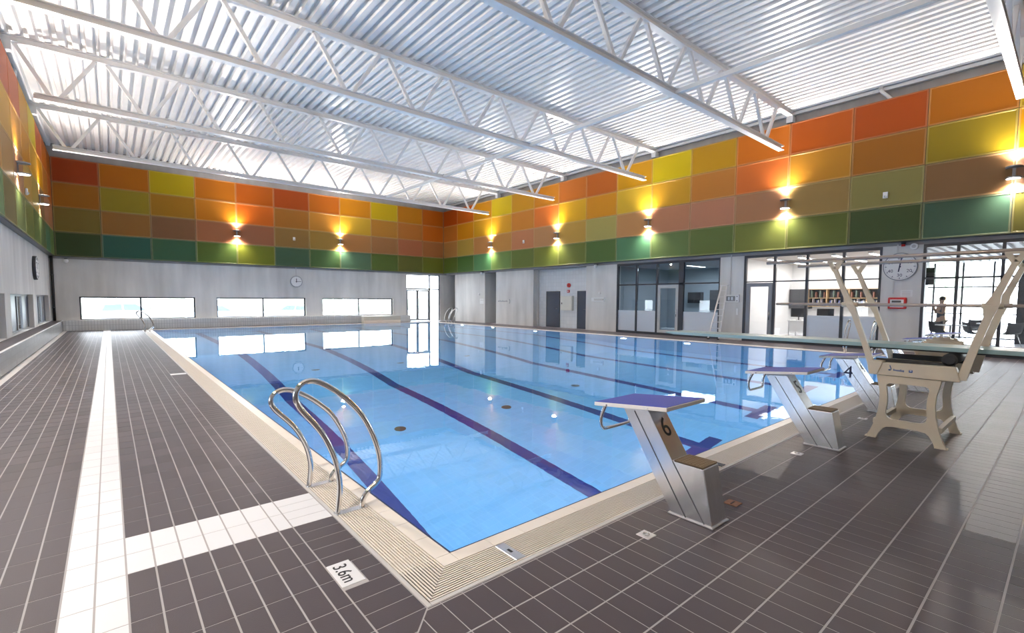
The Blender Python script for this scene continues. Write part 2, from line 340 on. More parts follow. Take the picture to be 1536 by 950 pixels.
# left wall
wl = MB(); wl.box(CL-.3, CL, YN-.3, CB+.3, 1.55, ZT+.3); wl = wl.build('wall_left', M['concrete'], kind='structure', label='concrete side wall with deep window niches above the long bench')
MB().box(CL, XL-.045, YN, CB, ZP0, ZP1-.03).build('panel_backing', M['frame_dark'], wl)
band_rows(wl, 'l')
WIN_L = [(23.06, 27.45), (17.42, 22.17), (12.1, 16.55), (6.7, 11.2), (1.3, 5.8), (-4.0, .4)]
ys = [CB]+[v for a, b in WIN_L for v in (b, a)]+[YN-.3]
for i in range(0, len(ys), 2): MB().box(CL-.42, CL, ys[i+1], ys[i], .46, 1.55).build('concrete_pier', M['concrete'], wl)
MB().box(CL-.42, CL, YN-.3, CB, 0, .46).build('concrete_sill_band', M['concrete'], wl)
# wall behind the camera
wn = MB(); wn.box(CL-.3, CR+.3, YN-.3, YN, 0, ZT+.3); wn = wn.build('wall_front', M['concrete'], kind='structure', label='concrete end wall behind the starting blocks')
for k in range(11):
    w = SEAM_B[k+1]-SEAM_B[k]
    for r, R in enumerate((B0, B1, B2, B3)): panel(wn, (SEAM_B[k+1], YN, ZP0+r*ROWH), w, pi, R[(k*3+2) % 11])

# ================================================================== FLOOR
floor = MB()
G0 = -.0012
for x0, x1, y0, y1 in ((CL, PX0-OUT, YN, CB), (PX0-OUT, CR+.45, YN, PY0-OUT), (PX1+OUT, CR+.45, PY0-OUT, CB), (PX0-OUT, PX1+OUT, PY1+OUT, CB)):
    floor.box(x0, x1, y0, y1, -.3, G0)
floor = floor.build('floor', M['grout'], kind='structure', label='pool deck of dark rectangular tiles with pale joints')
def clip(poly, a, b, c):                      # keep a*x+b*y<=c
    out = []
    for i in range(len(poly)):
        p, q = poly[i-1], poly[i]; dp, dq = a*p[0]+b*p[1]-c, a*q[0]+b*q[1]-c
        if (dp <= 0) != (dq <= 0):
            t = dp/(dp-dq); out.append((p[0]+(q[0]-p[0])*t, p[1]+(q[1]-p[1])*t))
        if dq <= 0: out.append(q)
    return out
def area(p): return abs(sum(p[i-1][0]*p[i][1]-p[i][0]*p[i-1][1] for i in range(len(p))))/2
tiles = []                                    # (poly, white)
BX0, BX1 = PX0-OUT, PX1+OUT; BY0, BY1 = PY0-OUT, PY1+OUT
MC = (BX0, BY0)                               # mitre joint starts at the corner of the pool edge
MD = Vector((-1.0, -1.03)).normalized()        # and runs towards the camera side
mn = (-MD.y, MD.x)
def addtile(x0, x1, y0, y1, gx, gy, white=False, side=None):
    p = [(x0+gx/2, y0+gy/2), (x1-gx/2, y0+gy/2), (x1-gx/2, y1-gy/2), (x0+gx/2, y1-gy/2)]
    if side is not None and y0 < BY0:
        c = mn[0]*MC[0]+mn[1]*MC[1]
        p = clip(p, *( (mn[0], mn[1], c-.004) if side < 0 else (-mn[0], -mn[1], -c-.004)))
    p = [q for i, q in enumerate(p) if math.hypot(q[0]-p[i-1][0], q[1]-p[i-1][1]) > .002]
    if len(p) > 2 and area(p) > 2e-4: tiles.append((p, white))
# left deck (columns 0.125 m wide, bold joints running along the pool)
GX0, GY0 = -.2315, 2.937
cols = []
x = GX0-.125*11
while x < .76: cols.append((x, x+.125)); x += .125
cols = [(max(a, -1.545), b) for a, b in cols if b > -1.5]
cols[-1] = (cols[-1][0], .7685); cols.append((.7685, .852))
sgn = -1 if (mn[0]*(-1)+mn[1]*0) > (mn[0]*1) else 1
left_side = 1 if (mn[0]*(0)+mn[1]*1) - 0 > 0 else -1
def side_of(px, py): return (mn[0]*px+mn[1]*py)-(mn[0]*MC[0]+mn[1]*MC[1])
LS = -1 if side_of(0, 1.9) < 0 else 1
j0, j1 = -18, 102
for j in range(-26, 103):
    y0 = GY0+.25*j; y1 = y0+.25
    if y0 < YN or y0 > 28.2: continue
    y1 = min(y1, 28.28)
    for a, b in cols:
        strip = abs((a+b)/2-(GX0+.125)) < .13
        cross = j in (1, 2) and a > 0
        addtile(a, b, y0, y1, .009, .006, strip or cross, LS)
    for h in (0, 1):
        ya, yb = y0+.125*h, y0+.125*(h+1)
        if yb > 28.28: continue
        if j in (-3, -2) and False: pass
        if ya > BY0-.14:
            if 2.30 < (ya+yb)/2 < 2.60:
                addtile(.984, BX0-.002, ya, yb, .006, .006, False, LS)
            else: addtile(.852, BX0-.002, ya, yb, .009, .006, j in (1, 2), LS)
        else: addtile(.852, BX0+.1, ya, yb, .009, .006, False, LS)
# near deck on the block side: rows 0.25 m deep, bold joints across
RX0, RY0 = 2.178, 1.415
yrows = [(RY0+.25*k, RY0+.25*(k+1)) for k in range(-21, 2)]+[(RY0+.5, BY0-.002)]
for ya, yb in yrows:
    if ya < YN: continue
    k = -40
    while RX0+.125*k < CR+.4:
        xa = RX0+.125*k; k += 1
        if xa+.125 < -1.5: continue
        addtile(xa, xa+.125, ya, yb, .006, .010, False, -LS)
# side deck under the glazing and far deck
yy = BY0
x = BX1+.002
while x < CR-.03:
    y = BY0
    while y < 28.1:
        addtile(x, min(x+.125, CR), y, min(y+.25, 28.28), .005, .006); y += .25
    x += .125
y = BY1+.002
while y < 28.2:
    x = BX0
    while x < BX1-.1:
        addtile(x, x+.25, y, min(y+.125, 28.28), .005, .005); x += .25
    y += .125
def seen_area(p):
    q = [project(a, b, 0) for a, b in p]
    if any(v is None for v in q): return 0
    cx = sum(v[0] for v in q)/len(q); cyy = sum(v[1] for v in q)/len(q)
    if not (-20 < cx < 1556 and -20 < cyy < 970): return 0
    return area(q)
order = sorted(range(len(tiles)), key=lambda i: -seen_area(tiles[i][0]))
big = set(order[:300])
def tile_mesh(mb, p, mi, T=.012):
    n = len(p)
    if sum(p[i-1][0]*p[i][1]-p[i][0]*p[i-1][1] for i in range(n)) < 0: p = p[::-1]
    mb.add([(a, b, 0) for a, b in p]+[(a, b, -T) for a, b in p], [list(range(n))]+[(n+i, n+(i+1) % n, (i+1) % n, i) for i in range(n)], mi)
rest = MB(); restw = MB()
_tc = {}
for i, (p, wh) in enumerate(tiles):
    if i in big:
        cx = sum(a for a, b in p)/len(p); cyy = sum(b for a, b in p)/len(p)
        q = [(round(a-cx, 4), round(b-cyy, 4)) for a, b in p]; key = (tuple(q), wh)
        if key not in _tc:
            mb = MB(); tile_mesh(mb, q, 0); _tc[key] = mb.mesh('floor_tile', M['tile_white' if wh else 'tile_dark'])
        o = link('floor_tile', _tc[key], floor, (cx, cyy, 0))
    else: tile_mesh(restw if wh else rest, p, 0)
rest.build('distant_floor_tiles', M['tile_dark'], floor, kind='stuff'); restw.build('distant_white_tiles', M['tile_white'], floor, kind='stuff')
# depth marker tile
sg = empty('depth_marker_tile', (.918, 2.463, 0), label='white floor tile lettered with the pool depth beside the grate', cat='sign')
bevel(MB().box(-.062, .062, -.122, .122, -.01, .002).build('tile', M['tile_white'], sg), .002, 1)
def text(name, s, size, m, parent, mtx, ext=.0008, align='CENTER', font_shear=0, sx=1):
    c = bpy.data.curves.new(name, 'FONT'); c.body = s; c.size = size; c.extrude = ext; c.align_x = align; c.align_y = 'CENTER'; c.shear = font_shear; c.resolution_u = 3
    tmp = bpy.data.objects.new(name, c); COL.objects.link(tmp); me = bpy.data.meshes.new_from_object(tmp.evaluated_get(bpy.context.evaluated_depsgraph_get()))
    bpy.data.objects.remove(tmp); me.name = name; me.materials.clear(); me.materials.append(m)
    o = bpy.data.objects.new(name, me); COL.objects.link(o); o.parent = parent; o.matrix_local = mtx @ Matrix.Diagonal((sx, 1, 1, 1)); return o
text('depth_lettering', '3.6m', .105, M['black'], sg, Matrix.Translation((-.008, .0, .003)) @ Matrix.Rotation(-pi/2, 4, 'Z'), sx=.92)

# ================================================================== POOL
pool = empty('pool_basin', (0, 0, 0), kind='structure', label='long blue tiled pool basin, deep at the starting end')
D = [(PY0, -3.6), (11.1, -3.6), (16.4, -1.65), (PY1, -1.4)]
bt = MB()
for (a, za), (b, zb) in zip(D, D[1:]): bt.add([(PX0, a, za), (PX1, a, za), (PX1, b, zb), (PX0, b, zb)], [(0, 1, 2, 3)])
bt.build('basin_floor', M['poolblue'], pool)
for nm, x in (('basin_side', PX0), ('basin_side', PX1)):
    mb = MB(); v = [(x, y, 0-.03) for y, z in D]+[(x, y, z) for y, z in D]
    mb.add(v, [(i, i+1, 5+i, 4+i) for i in range(3)]); mb.build(nm, M['poolwall'], pool)
for y, z in (D[0], D[-1]):
    MB().add([(PX0, y, -.03), (PX1, y, -.03), (PX1, y, z), (PX0, y, z)], [(0, 1, 2, 3)]).build('basin_end', M['poolblue'], pool)
MB().box(PX0-.02, PX0+.018, PY0, PY1, -.17, -.006).build('waterline_tile_band', M['navy'], pool)
MB().box(PX1-.004, PX1+.02, PY0, PY1, -.17, -.012).build('waterline_tile_band', M['lane'], pool)
MB().box(PX0, PX1, PY0-.02, PY0+.018, -.17, -.006).build('waterline_tile_band', M['navy'], pool)
MB().box(PX0, PX1, PY1-.004, PY1+.02, -.17, -.012).build('waterline_tile_band', M['lane'], pool)
def zb(y):
    for (a, za), (b, z2) in zip(D, D[1:]):
        if a <= y <= b: return za+(z2-za)*(y-a)/(b-a)
LANES = [3.0, 5.45, 7.85, 10.25, 12.7, 15.1]
for lx in LANES:
    mb = MB(); ys2 = [4.25, 11.1, 16.4, 25.3]; e = .004
    for a, b in zip(ys2, ys2[1:]): mb.add([(lx-.125, a, zb(a)+e), (lx+.125, a, zb(a)+e), (lx+.125, b, zb(b)+e), (lx-.125, b, zb(b)+e)], [(0, 1, 2, 3)])
    for a, b in ((4.0, 4.25), (25.3, 25.55)): mb.add([(lx-.5, a, zb(a)+e), (lx+.5, a, zb(a)+e), (lx+.5, b, zb(b)+e), (lx-.5, b, zb(b)+e)], [(0, 1, 2, 3)])
    mb.build('lane_line', M['lane'], pool)
for x, y in ((4.2, 8.3), (6.6, 8.0), (6.6, 13.0), (4.2, 13.2), (9.05, 8.2), (9.0, 13)):
    MB().cyl((x, y, zb(y)-.01), .11, .02, n=16).build('floor_inlet', M['darkgrey'], pool)
# underwater lights set into the basin walls
def pool_light(x, y, z, d, lab):
    t = empty('pool_light', (x, y, z), label=lab, cat='light', group='round underwater lights in the basin walls')
    ax = 'x' if d[0] else 'y'; s_ = d[0]+d[1]
    MB().cyl((0, 0, 0), .15, .02*s_, ax, 20).build('ring', M['steel'], t); MB().cyl((.02*d[0], .02*d[1], 0), .12, .008*s_, ax, 20).build('lens', PLENS, t)
    l = bpy.data.lights.new('pool_light_lamp', 'AREA'); l.shape = 'DISK'; l.size = .24; l.energy = POOL_LIGHT; l.color = (.88, .96, 1)
    o = bpy.data.objects.new('pool_light_lamp', l); COL.objects.link(o); o.location = (x+.06*d[0], y+.06*d[1], z); o.rotation_euler = Vector((d[0], d[1], -.25)).to_track_quat('-Z', 'Y').to_euler()
NTH = ('first', 'second', 'third', 'fourth', 'fifth', 'sixth', 'seventh', 'eighth')
for i in range(8):
    y = 4.95+2.9*i
    pool_light(PX0, y, -.75, (1, 0), '%s underwater light from the blocks in the ladder side basin wall' % NTH[i])
    if i < 6: pool_light(PX1, (3.2, 9.1, 11.9, 17.2, 20.6, 23.6)[i], -.75, (-1, 0), '%s underwater light from the blocks in the glazed side basin wall' % NTH[i])
for i in range(4): pool_light(3.3+3.6*i, PY0, -1.2, (0, 1), '%s underwater light from the ladder corner below the starting blocks' % NTH[i])
# coping tiles
cm_y = MB().box(0, COP-.002, .0015, .2485, -.06, 0).mesh('coping_tile', M['beige']); cm_x = MB().box(.0015, .2485, 0, COP-.002, -.06, 0).mesh('coping_tile', M['beige'])
for me in (): pass
n = 0
y = PY0
while y < PY1-.01:
    link('coping_tile', cm_y, pool, (PX0-COP+.001, y, 0)); link('coping_tile', cm_y, pool, (PX1+.001, y, 0)) if y < 14.9 else None; y += .25
x = PX0
while x < PX1-.01:
    link('coping_tile', cm_x, pool, (x, PY0-COP+.001, 0)); x += .25
mb = MB(); y = 15.03
while y < PY1-.01: mb.box(PX1+.001, PX1+COP, y+.0015, y+.2485, -.06, 0); y += .25
x = PX0
while x < PX1-.01: mb.box(x+.0015, x+.2485, PY1+.001, PY1+COP, -.06, 0); x += .25
mb.build('distant_coping_tiles', M['beige'], pool, kind='stuff')
for sx, sy, X, Y in ((-1, -1, PX0, PY0), (1, -1, PX1, PY0), (-1, 1, PX0, PY1), (1, 1, PX1, PY1)):
    MB().box(min(X, X+sx*COP)+.001, max(X, X+sx*COP)-.001, min(Y, Y+sy*COP)+.001, max(Y, Y+sy*COP)-.001, -.06, 0).build('coping_corner', M['beige'], pool)
# gutter channel below the grates
ch = MB()
for a, b, c2, d in ((PX0-OUT, PX0-COP, PY0-OUT, PY1+OUT), (PX1+COP, PX1+OUT, PY0-OUT, PY1+OUT), (PX0-COP, PX1+COP, PY0-OUT, PY0-COP), (PX0-COP, PX1+COP, PY1+COP, PY1+OUT)): ch.box(a, b, c2, d, -.09, -.045)
ch.build('gutter_channel', M['channel'], pool)
for a, b, c2, d in ((BX0, BX0+BRD, BY0, BY1), (BX1-BRD, BX1, BY0, BY1), (BX0+BRD, BX1-BRD, BY0, BY0+BRD), (BX0+BRD, BX1-BRD, BY1-BRD, BY1)):
    MB().box(a+.001, b-.001, c2, d, -.045, .001).build('edge_strip', M['trimgrey'], pool)
# water
mb = MB(); mb.add([(PX0, PY0, -.014), (PX1, PY0, -.014), (PX1, PY1, -.014), (PX0, PY1, -.014)], [(0, 1, 2, 3)])
mb.build('water', M['water'], kind='structure', label='clear still water filling the pool')
# overflow grate: panels of parallel bars
gr = empty('overflow_grate', (PX0-COP, PY0-COP, 0), label='cream slatted overflow grate running around the pool edge', cat='grate')
def grate_mesh(L, along='y'):
    mb = MB(); n = 13; w = GRT-.004; p = w/n
    for i in range(n):
        a = i*p+.0040; b = (i+1)*p-.0040
        mb.box(a, b, .001, L-.001, -.0045, -.001); c = (a+b)/2; mb.box(c-.0013, c+.0013, .001, L-.001, -.03, -.0045)
    k = 0
    while k < L-.02:
        mb.box(0, w, k+.01, k+.016, -.028, -.006); k += L/4 if L > .3 else L/2
    if along == 'x': mb.v = [(y, -x, z) for x, y, z in mb.v]
    return mb.mesh('grate_panel', M['grate'])
GL = .5
gy = grate_mesh(GL); gx = grate_mesh(GL, 'x')
def place_g(me, x, y): 
    o = link('grate_panel', me, gr); o.location = Vector((x, y, 0))-gr.location
y = PY0+.0
while y < PY1-.1:
    place_g(gy, PX0-COP-GRT+.002, y); place_g(gy, PX1+COP+.002, y); y += GL
x = PX0
while x < PX1-.3:
    place_g(gx, x, PY0-COP-.002); place_g(gx, x, PY1+COP+GRT-.002); x += GL
def grate_corner(cx, cyy, sx, sy):            # mitred bars meeting at the corner
    mb = MB(); n = 13; w = GRT-.004; p = w/n; X0 = cx+sx*COP; Y0 = cyy+sy*COP
    for i in range(n):
        a = i*p+.0040; b = (i+1)*p-.0040
        for q in (0, 1):
            # bar running along y (q=0) or x (q=1) from the pool side to the mitre
            P = [(a, -COP), (b, -COP), (b, b-.001), (a, a-.001)]
            P = [(u, t) if q == 0 else (t, u) for u, t in P]
            P = [(X0+sx*u, Y0+sy*t) for u, t in P]
            if sum(P[k-1][0]*P[k][1]-P[k][0]*P[k-1][1] for k in range(4)) < 0: P = P[::-1]
            mb.prism(P, 'z', -.0055, -.001)
    o = mb.build('grate_corner', M['grate'], gr); o.location = -gr.location
grate_corner(PX0, PY0, -1, -1); grate_corner(PX1, PY0, 1, -1); grate_corner(PX0, PY1, -1, 1); grate_corner(PX1, PY1, 1, 1)
# metal socket plates in the near grate
for nm, x, lab in (('anchor_cover', 1.74, 'worn metal anchor cover set into the near grate by the pool corner'), ('anchor_cover', 4.15, 'dark metal anchor cover set into the grate behind block six')):
    t = empty(nm, (x, PY0-COP-.11, 0), label=lab, cat='cover')
    bevel(MB().box(-.035, .035, -.10, .10, -.004, .004).build('plate', M['aluminium' if x < 2 else 'darkgrey'], t), .003, 1)
    MB().box(-.008, .008, -.02, .02, .003, .006).build('slot', M['black'], t)
for x, y, lab in ((2.525, 1.675, 'small steel floor anchor plate in front of block six'), (5.03, 1.68, 'small steel floor anchor plate beside block five'), (7.2, 1.68, 'small steel floor anchor plate beside block four')):
    t = empty('floor_anchor', (x, y, 0), label=lab, cat='anchor')
    bevel(MB().box(-.045, .045, -.047, .047, -.002, .005).build('plate', M['aluminium'], t), .003, 1)
    MB().tube([(.018*cos(a), .018*sin(a), .007) for a in [2*pi*k/14 for k in range(14)]], .005, 6, closed=True).build('ring', M['chrome'], t)
t = empty('drain_cover', (3.42, 1.55, 0), label='small rust brown drain cover on the floor behind block six', cat='cover')
bevel(MB().box(-.05, .05, -.05, .05, -.002, .004).build('plate', mat('rusty_steel', (.32, .14, .07), .6, var=.3, scale=30), t), .003, 1)
MB().box(-.03, .03, -.004, .004, .004, .006).build('slot', M['black'], t)
tag(MB().box(.85, 1.10, 11.05, 11.25, -.002, .002).build('paint_patch', M['tile_white']), 'pale worn patch on the dark tiles beside the left pool edge', 'marking')

# ================================================================== TRUSSES
TY = [1.17, 6.6, 11.86, 17.15, 22.5]
ZB, ZTC = 6.50, 7.77
def hbeam(mb, x0, x1, z, w, h, t=.018):
    mb.box(x0, x1, -w/2, w/2, z-h/2, z-h/2+t); mb.box(x0, x1, -w/2, w/2, z+h/2-t, z+h/2); mb.box(x0, x1, -t/2, t/2, z-h/2+t, z+h/2-t)
BN = [-.85+1.855*k for k in range(10)]
def make_truss():
    t = empty('roof_truss', (0, 0, 0))
    mb = MB(); hbeam(mb, -1.25, 17.15, ZB, .17, .15); mb.build('bottom_chord', M['steelwhite'], t)
    mb = MB(); hbeam(mb, CL+.05, CR-.12, ZTC, .17, .16); mb.build('top_chord', M['steelwhite'], t)
    tops = [(BN[0]-.85, None)]
    for i, x in enumerate(BN):
        for s in (-1, 1):
            xt = x+s*(.9275-.12)
            if xt < -1.6: xt = -1.55
            if xt > 17.2: xt = 17.0
            MB().bar((x+s*.10, 0, ZB+.07), (xt, 0, ZTC-.08), .085, .085, (0, 1, 0)).build('diagonal', M['steelwhite'], t)
    for x in (CR-.28, CL+.05): MB().box(x, x+.26, -.10, .10, ZTC-.30, ZTC-.08).build('bearing_bracket', M['steelwhite'], t)
    return t
tr0 = make_truss()
TL = ['white roof truss directly over the starting blocks, partly cut by the right picture edge', 'white roof truss second from the starting blocks, ending above the wall clock side', 'white roof truss crossing the middle of the ceiling',
      'white roof truss second from the far end wall', 'white roof truss closest to the far end wall']
for i, y in enumerate(TY):
    t = tr0 if i == 0 else copy_tree(tr0)
    t.location = (0, y, 0); tag(t, TL[i], 'truss', 'white roof trusses')
br = empty('bracing_rail', (10.75, 0, ZB), label='white bracing rail tying the roof trusses together along the hall', cat='beam')
MB().box(-.05, .05, YN+.1, 22.6, .04-.05, .04+.05).build('rail', M['steelwhite'], br)
for y in TY: MB().box(-.09, .09, y-.1, y+.1, .075, .10).build('clamp_plate', M['steelwhite'], br)
# roof drain pipes
def drain(x, y, s, lab):
    t = empty('roof_drain_pipe', (x, y, 0), label=lab, cat='pipe')
    MB().tube(smoothpath([(0, 0, ZT+.12), (0, 0, 7.80), (0, -.02, 7.72), (0, -.22, 7.48), (0, -.26, 7.40), (0, -.26, 7.3)]), .05, 12).build('pipe', M['steelwhite'], t)
    MB().cyl((0, 0, ZT-.10), .062, .06, n=14).build('collar', M['steelwhite'], t)
drain(XR+.12, 4.14, 1, 'white cranked drain pipe dropping from the roof behind the orange panels')
drain(XL-.1, 19.6, -1, 'white drain pipe under the roof above the left panels')

# ================================================================== WALL LAMPS
def half_disc(n=14, rx=.16, ry=.26):
    return [(-rx, 0)]+[(-rx*cos(a), -ry*sin(a)) for a in [pi*k/n for k in range(1, n)]]+[(rx, 0)]
def make_lamp():
    t = empty('wall_lamp', (0, 0, 0)); hd = half_disc()
    MB().box(-.03, .03, -.03, 0, -.13, .13).build('back_bracket', M['lampgrey'], t)
    MB().prism([(x, y) for x, y in hd], 'z', .12, .155).build('upper_plate', M['lampgrey'], t)
    MB().prism([(x, y) for x, y in hd], 'z', -.155, -.12).build('lower_plate', M['lampgrey'], t)
    MB().prism([(x*.82, y*.82-.02) for x, y in hd], 'z', .155, .160).build('upper_lens', LENS, t)
    MB().prism([(x*.82, y*.82-.02) for x, y in hd], 'z', -.160, -.155).build('lower_lens', LENS, t)
    return t
lamp0 = make_lamp(); _ul = [0]
def spot(loc, up, power, rz=0):
    l = bpy.data.lights.new('lamp_light', 'SPOT'); l.energy = power; l.color = LAMP_COL; l.shadow_soft_size = .07; l.spot_size = radians(155); l.spot_blend = 1
    o = bpy.data.objects.new('lamp_light', l); COL.objects.link(o); o.location = loc
    o.rotation_euler = Vector((sin(rz)*.72, -cos(rz)*.72, 1) if up else (sin(rz)*.4, -cos(rz)*.4, -1)).to_track_quat('-Z', 'Y').to_euler()
def place_lamp(x, y, z, rz, lab):
    t = lamp0 if _ul[0] == 0 else copy_tree(lamp0); _ul[0] += 1
    t.location = (x, y, z); t.rotation_euler = (0, 0, rz); tag(t, lab, 'lamp', 'up and down wall lamps')
    d = Vector((0, -.10, 0)); d.rotate(Matrix.Rotation(rz, 3, 'Z'))
    k = (.55 if y > 15 else 1.15) if x < 0 else 1
    spot((x+d.x, y+d.y, z+.19), True, LAMP_UP*k, rz); spot((x+d.x, y+d.y, z-.19), False, LAMP_DOWN*k, rz)
for y, lab in zip((22.94, 17.4, 12.0, 6.6, 1.24), ('wall lamp on the glazed side closest to the far corner', 'wall lamp second from the far corner on the glazed side', 'wall lamp above the dark glazed room', 'wall lamp above the bright office glazing', 'wall lamp above the lobby glazing at the picture edge')):
    place_lamp(XR, y, 4.76, -pi/2, lab)
for x, lab in zip((5.2, 10.58, 15.9), ('wall lamp on the end wall left of the small clock', 'wall lamp on the end wall right of the small clock', 'wall lamp on the end wall over the glass doors')):
    if x < 15: place_lamp(x, YB, 4.82, 0, lab)
for y, lab in zip((23.2, 17.95, 12.5, 7.1, 1.7), ('wall lamp on the left wall nearest the far corner', 'wall lamp on the left wall at the picture edge', 'third wall lamp along the left wall', 'fourth wall lamp along the left wall', 'wall lamp on the left wall beside the camera')):
    place_lamp(XL, y, 4.82, pi/2, lab)
# small grey sensor boxes on the panels
for loc, rz, lab in (((XR, 3.86, 4.62), -pi/2, 'small white sensor box on the olive panel by the clock'), ((XR, 20.0, 4.68), -pi/2, 'small white sensor box between the two farthest glazed side lamps'), ((8.0, YB, 4.78), 0, 'small white sensor box between the end wall lamps'), ((XL, 19.4, 4.45), pi/2, 'small white sensor box on the left wall between lamps')):
    t = empty('sensor_box', loc, rz=rz, label=lab, cat='sensor')
    bevel(MB().box(-.06, .06, -.05, 0, -.09, .09).build('housing', M['white'], t), .01)
    MB().ball((0, -.05, -.04), .035, 10, 6).build('lens', M['doorgrey'], t)
# dome cameras below the panels
for loc, rz, lab in (((CR-.02, 24.15, 3.15), -pi/2, 'small white dome camera on the pale pier at the niche'), ((CR-.02, 15.0, 3.13), -pi/2, 'small white dome camera above the pier by the tiled recess'), ((-1.35, CB-.02, 3.08), 0, 'small white dome camera in the far left corner')):
    t = empty('dome_camera', loc, rz=rz, label=lab, cat='camera')
    MB().box(-.05, .05, -.16, .02, .03, .07).build('mount', M['darkgrey'], t)
    MB().ball((0, -.12, -.04), .085, 14, 8).build('dome', M['white'], t)

# ================================================================== WINDOWS AND DOORS
nwin = [0]
def window(label):
    nwin[0] += 1; return empty('window_%d' % nwin[0], kind='structure', label=label)
for i, (a, b) in enumerate(WIN_B):
    t = window(('long low window in the end wall nearest the left corner', 'long low window in the end wall below the small clock', 'long low window in the end wall beside the glass doors')[i])
    y = CB+.18; f = .06
    for x0, x1, z0, z1 in ((a, b, SILL, SILL+f*.5), (a, b, HEAD-f, HEAD), (a, a+f, SILL, HEAD), (b-f, b, SILL, HEAD), ((a+b)/2-.035, (a+b)/2+.035, SILL, HEAD)): MB().box(x0, x1, y-.03, y+.03, z0, z1).build('window_frame', M['frame_dark'], t)
    m2 = (a+b)/2
    for x0, x1 in ((a+f, m2-.035), (m2+.035, b-f)): MB().box(x0, x1, y-.004, y+.004, SILL+.03, HEAD-f).build('pane', M['glass'], t)
    portal((m2, CB+.35, (SILL+HEAD)/2), (b-a, HEAD-SILL), (-pi/2, 0, 0))
# glazed double door in the end wall
d1 = empty('door_1', kind='structure', label='glazed double door with toplight and sidelight in the end wall')
y = CB+.10
def fb(t, x0, x1, z0, z1, m='frame_grey', nm='door_frame', d=.04): MB().box(x0, x1, y-d, y+d, z0, z1).build(nm, M[m], t)
a, b = DOOR_B
fb(d1, a, a+.06, 0, 3.12); fb(d1, b-.09, b, 0, 3.12); fb(d1, a, b, 3.05, 3.12); fb(d1, 16.66, 16.75, 0, 3.05); fb(d1, a+.06, 16.66, 2.10, 2.20); fb(d1, 16.75, b-.07, 2.11, 2.19); fb(d1, a, b, 0, .05)
for x0, x1 in ((a+.07, 15.78), (15.79, 16.65)):
    lf = MB().box(x0, x0+.08, y-.03, y+.03, .06, 2.09).box(x1-.08, x1, y-.03, y+.03, .06, 2.09).box(x0+.08, x1-.08, y-.03, y+.03, .06, .16).box(x0+.08, x1-.08, y-.03, y+.03, 2.0, 2.09).build('door_leaf', M['frame_grey'], d1)
    MB().box(x0+.08, x1-.08, y-.005, y+.005, .16, 2.0).build('pane', M['glass'], lf)
    MB().tube([(x1-.04 if x0 < 15.5 else x0+.04, y-.06, .9), (x1-.04 if x0 < 15.5 else x0+.04, y-.06, 1.2)], .012, 8).build('handle', M['chrome'], lf)
for x0, x1, z0, z1 in ((a+.06, 16.66, 2.2, 3.05), (16.75, b-.07, 2.17, 3.05), (16.75, b-.07, .05, 2.13)): MB().box(x0, x1, y-.004, y+.004, z0, z1).build('pane', M['glass'], d1)
portal(((a+b)/2, CB+.35, 1.55), (b-a, 3.1), (-pi/2, 0, 0))
# left wall windows (deep niches)
LWL = ['deep niche window on the left wall beside the far corner', 'deep niche window on the left wall, second from the far corner', 'deep niche window on the left wall at the picture edge', 'fourth niche window along the left wall', 'fifth niche window along the left wall', 'niche window on the left wall behind the camera']
for i, (a, b) in enumerate(WIN_L):
    t = window(LWL[i]); x = CL-.15; f = .07; m1, m2 = a+(b-a)*.48, a+(b-a)*.70
    for y0, y1, z0, z1 in ((a, b, .46, .51), (a, b, 1.49, 1.55), (a, a+f, .46, 1.55), (b-f, b, .46, 1.55), (m1-.06, m1+.06, .46, 1.55), (m2-.06, m2+.06, .46, 1.55)): MB().box(x-.03, x+.03, y0, y1, z0, z1).build('window_frame', M['frame_grey'], t)
    for k, (y0, y1) in enumerate(((a+f, m1-.06), (m1+.06, m2-.06), (m2+.06, b-f))): MB().box(x-.005, x+.005, y0, y1, .51, 1.49).build('pane', M['glass' if k == 1 else 'blind'], t)
    MB().box(CL-.12, CL-.01, a+.01, b-.01, .461, .475).build('window_sill', M['white'], t)
    portal((CL-.6, (a+b)/2, 1.0), (1.1, b-a), (0, -pi/2, 0))
# benches and low walls
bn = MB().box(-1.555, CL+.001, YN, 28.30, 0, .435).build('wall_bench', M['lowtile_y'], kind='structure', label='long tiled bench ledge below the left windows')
MB().box(-1.565, CL+.001, YN, 28.30, .436, .458).build('bench_top', M['tile_dark'], bn)
MB().box(-1.568, -1.52, YN, 28.30, .458, .464).build('bench_nosing', M['tile_white'], bn)
MB().box(-1.545, -1.42, YN, 28.28, -.004, .003).build('floor_gutter', M['trimgrey'], floor)
lw = MB().box(-1.555, 11.75, 28.22, CB, 0, .455).build('wall_low', M['lowtile'], kind='structure', label='low white tiled upstand below the end wall windows')
MB().box(11.75, 15.1, 28.22, CB, 0, .43).build('upstand_end', M['lowtile'], lw)
st = empty('beige_step_block', (12.95, 27.9, 0), label='pale beige tiled block standing against the low end wall', cat='block')
bevel(MB().box(-1.2, 1.2, -.12, .30, 0, .42).build('block', M['beigetile'], st), .01)
MB().box(-1.2, 1.2, -.14, -.12, .0, .16).build('plinth', M['beige'], st)
# black downpipe in the corner
t = empty('downpipe', (-1.81, CB-.08, 0), label='black rainwater pipe in the far left corner', cat='pipe')
MB().cyl((0, 0, .458), .05, 2.77, n=14).build('pipe', M['rubber'], t)
for z in (1.0, 2.4): MB().cyl((0, 0, z), .06, .04, n=14).build('pipe_clip', M['darkgrey'], t)

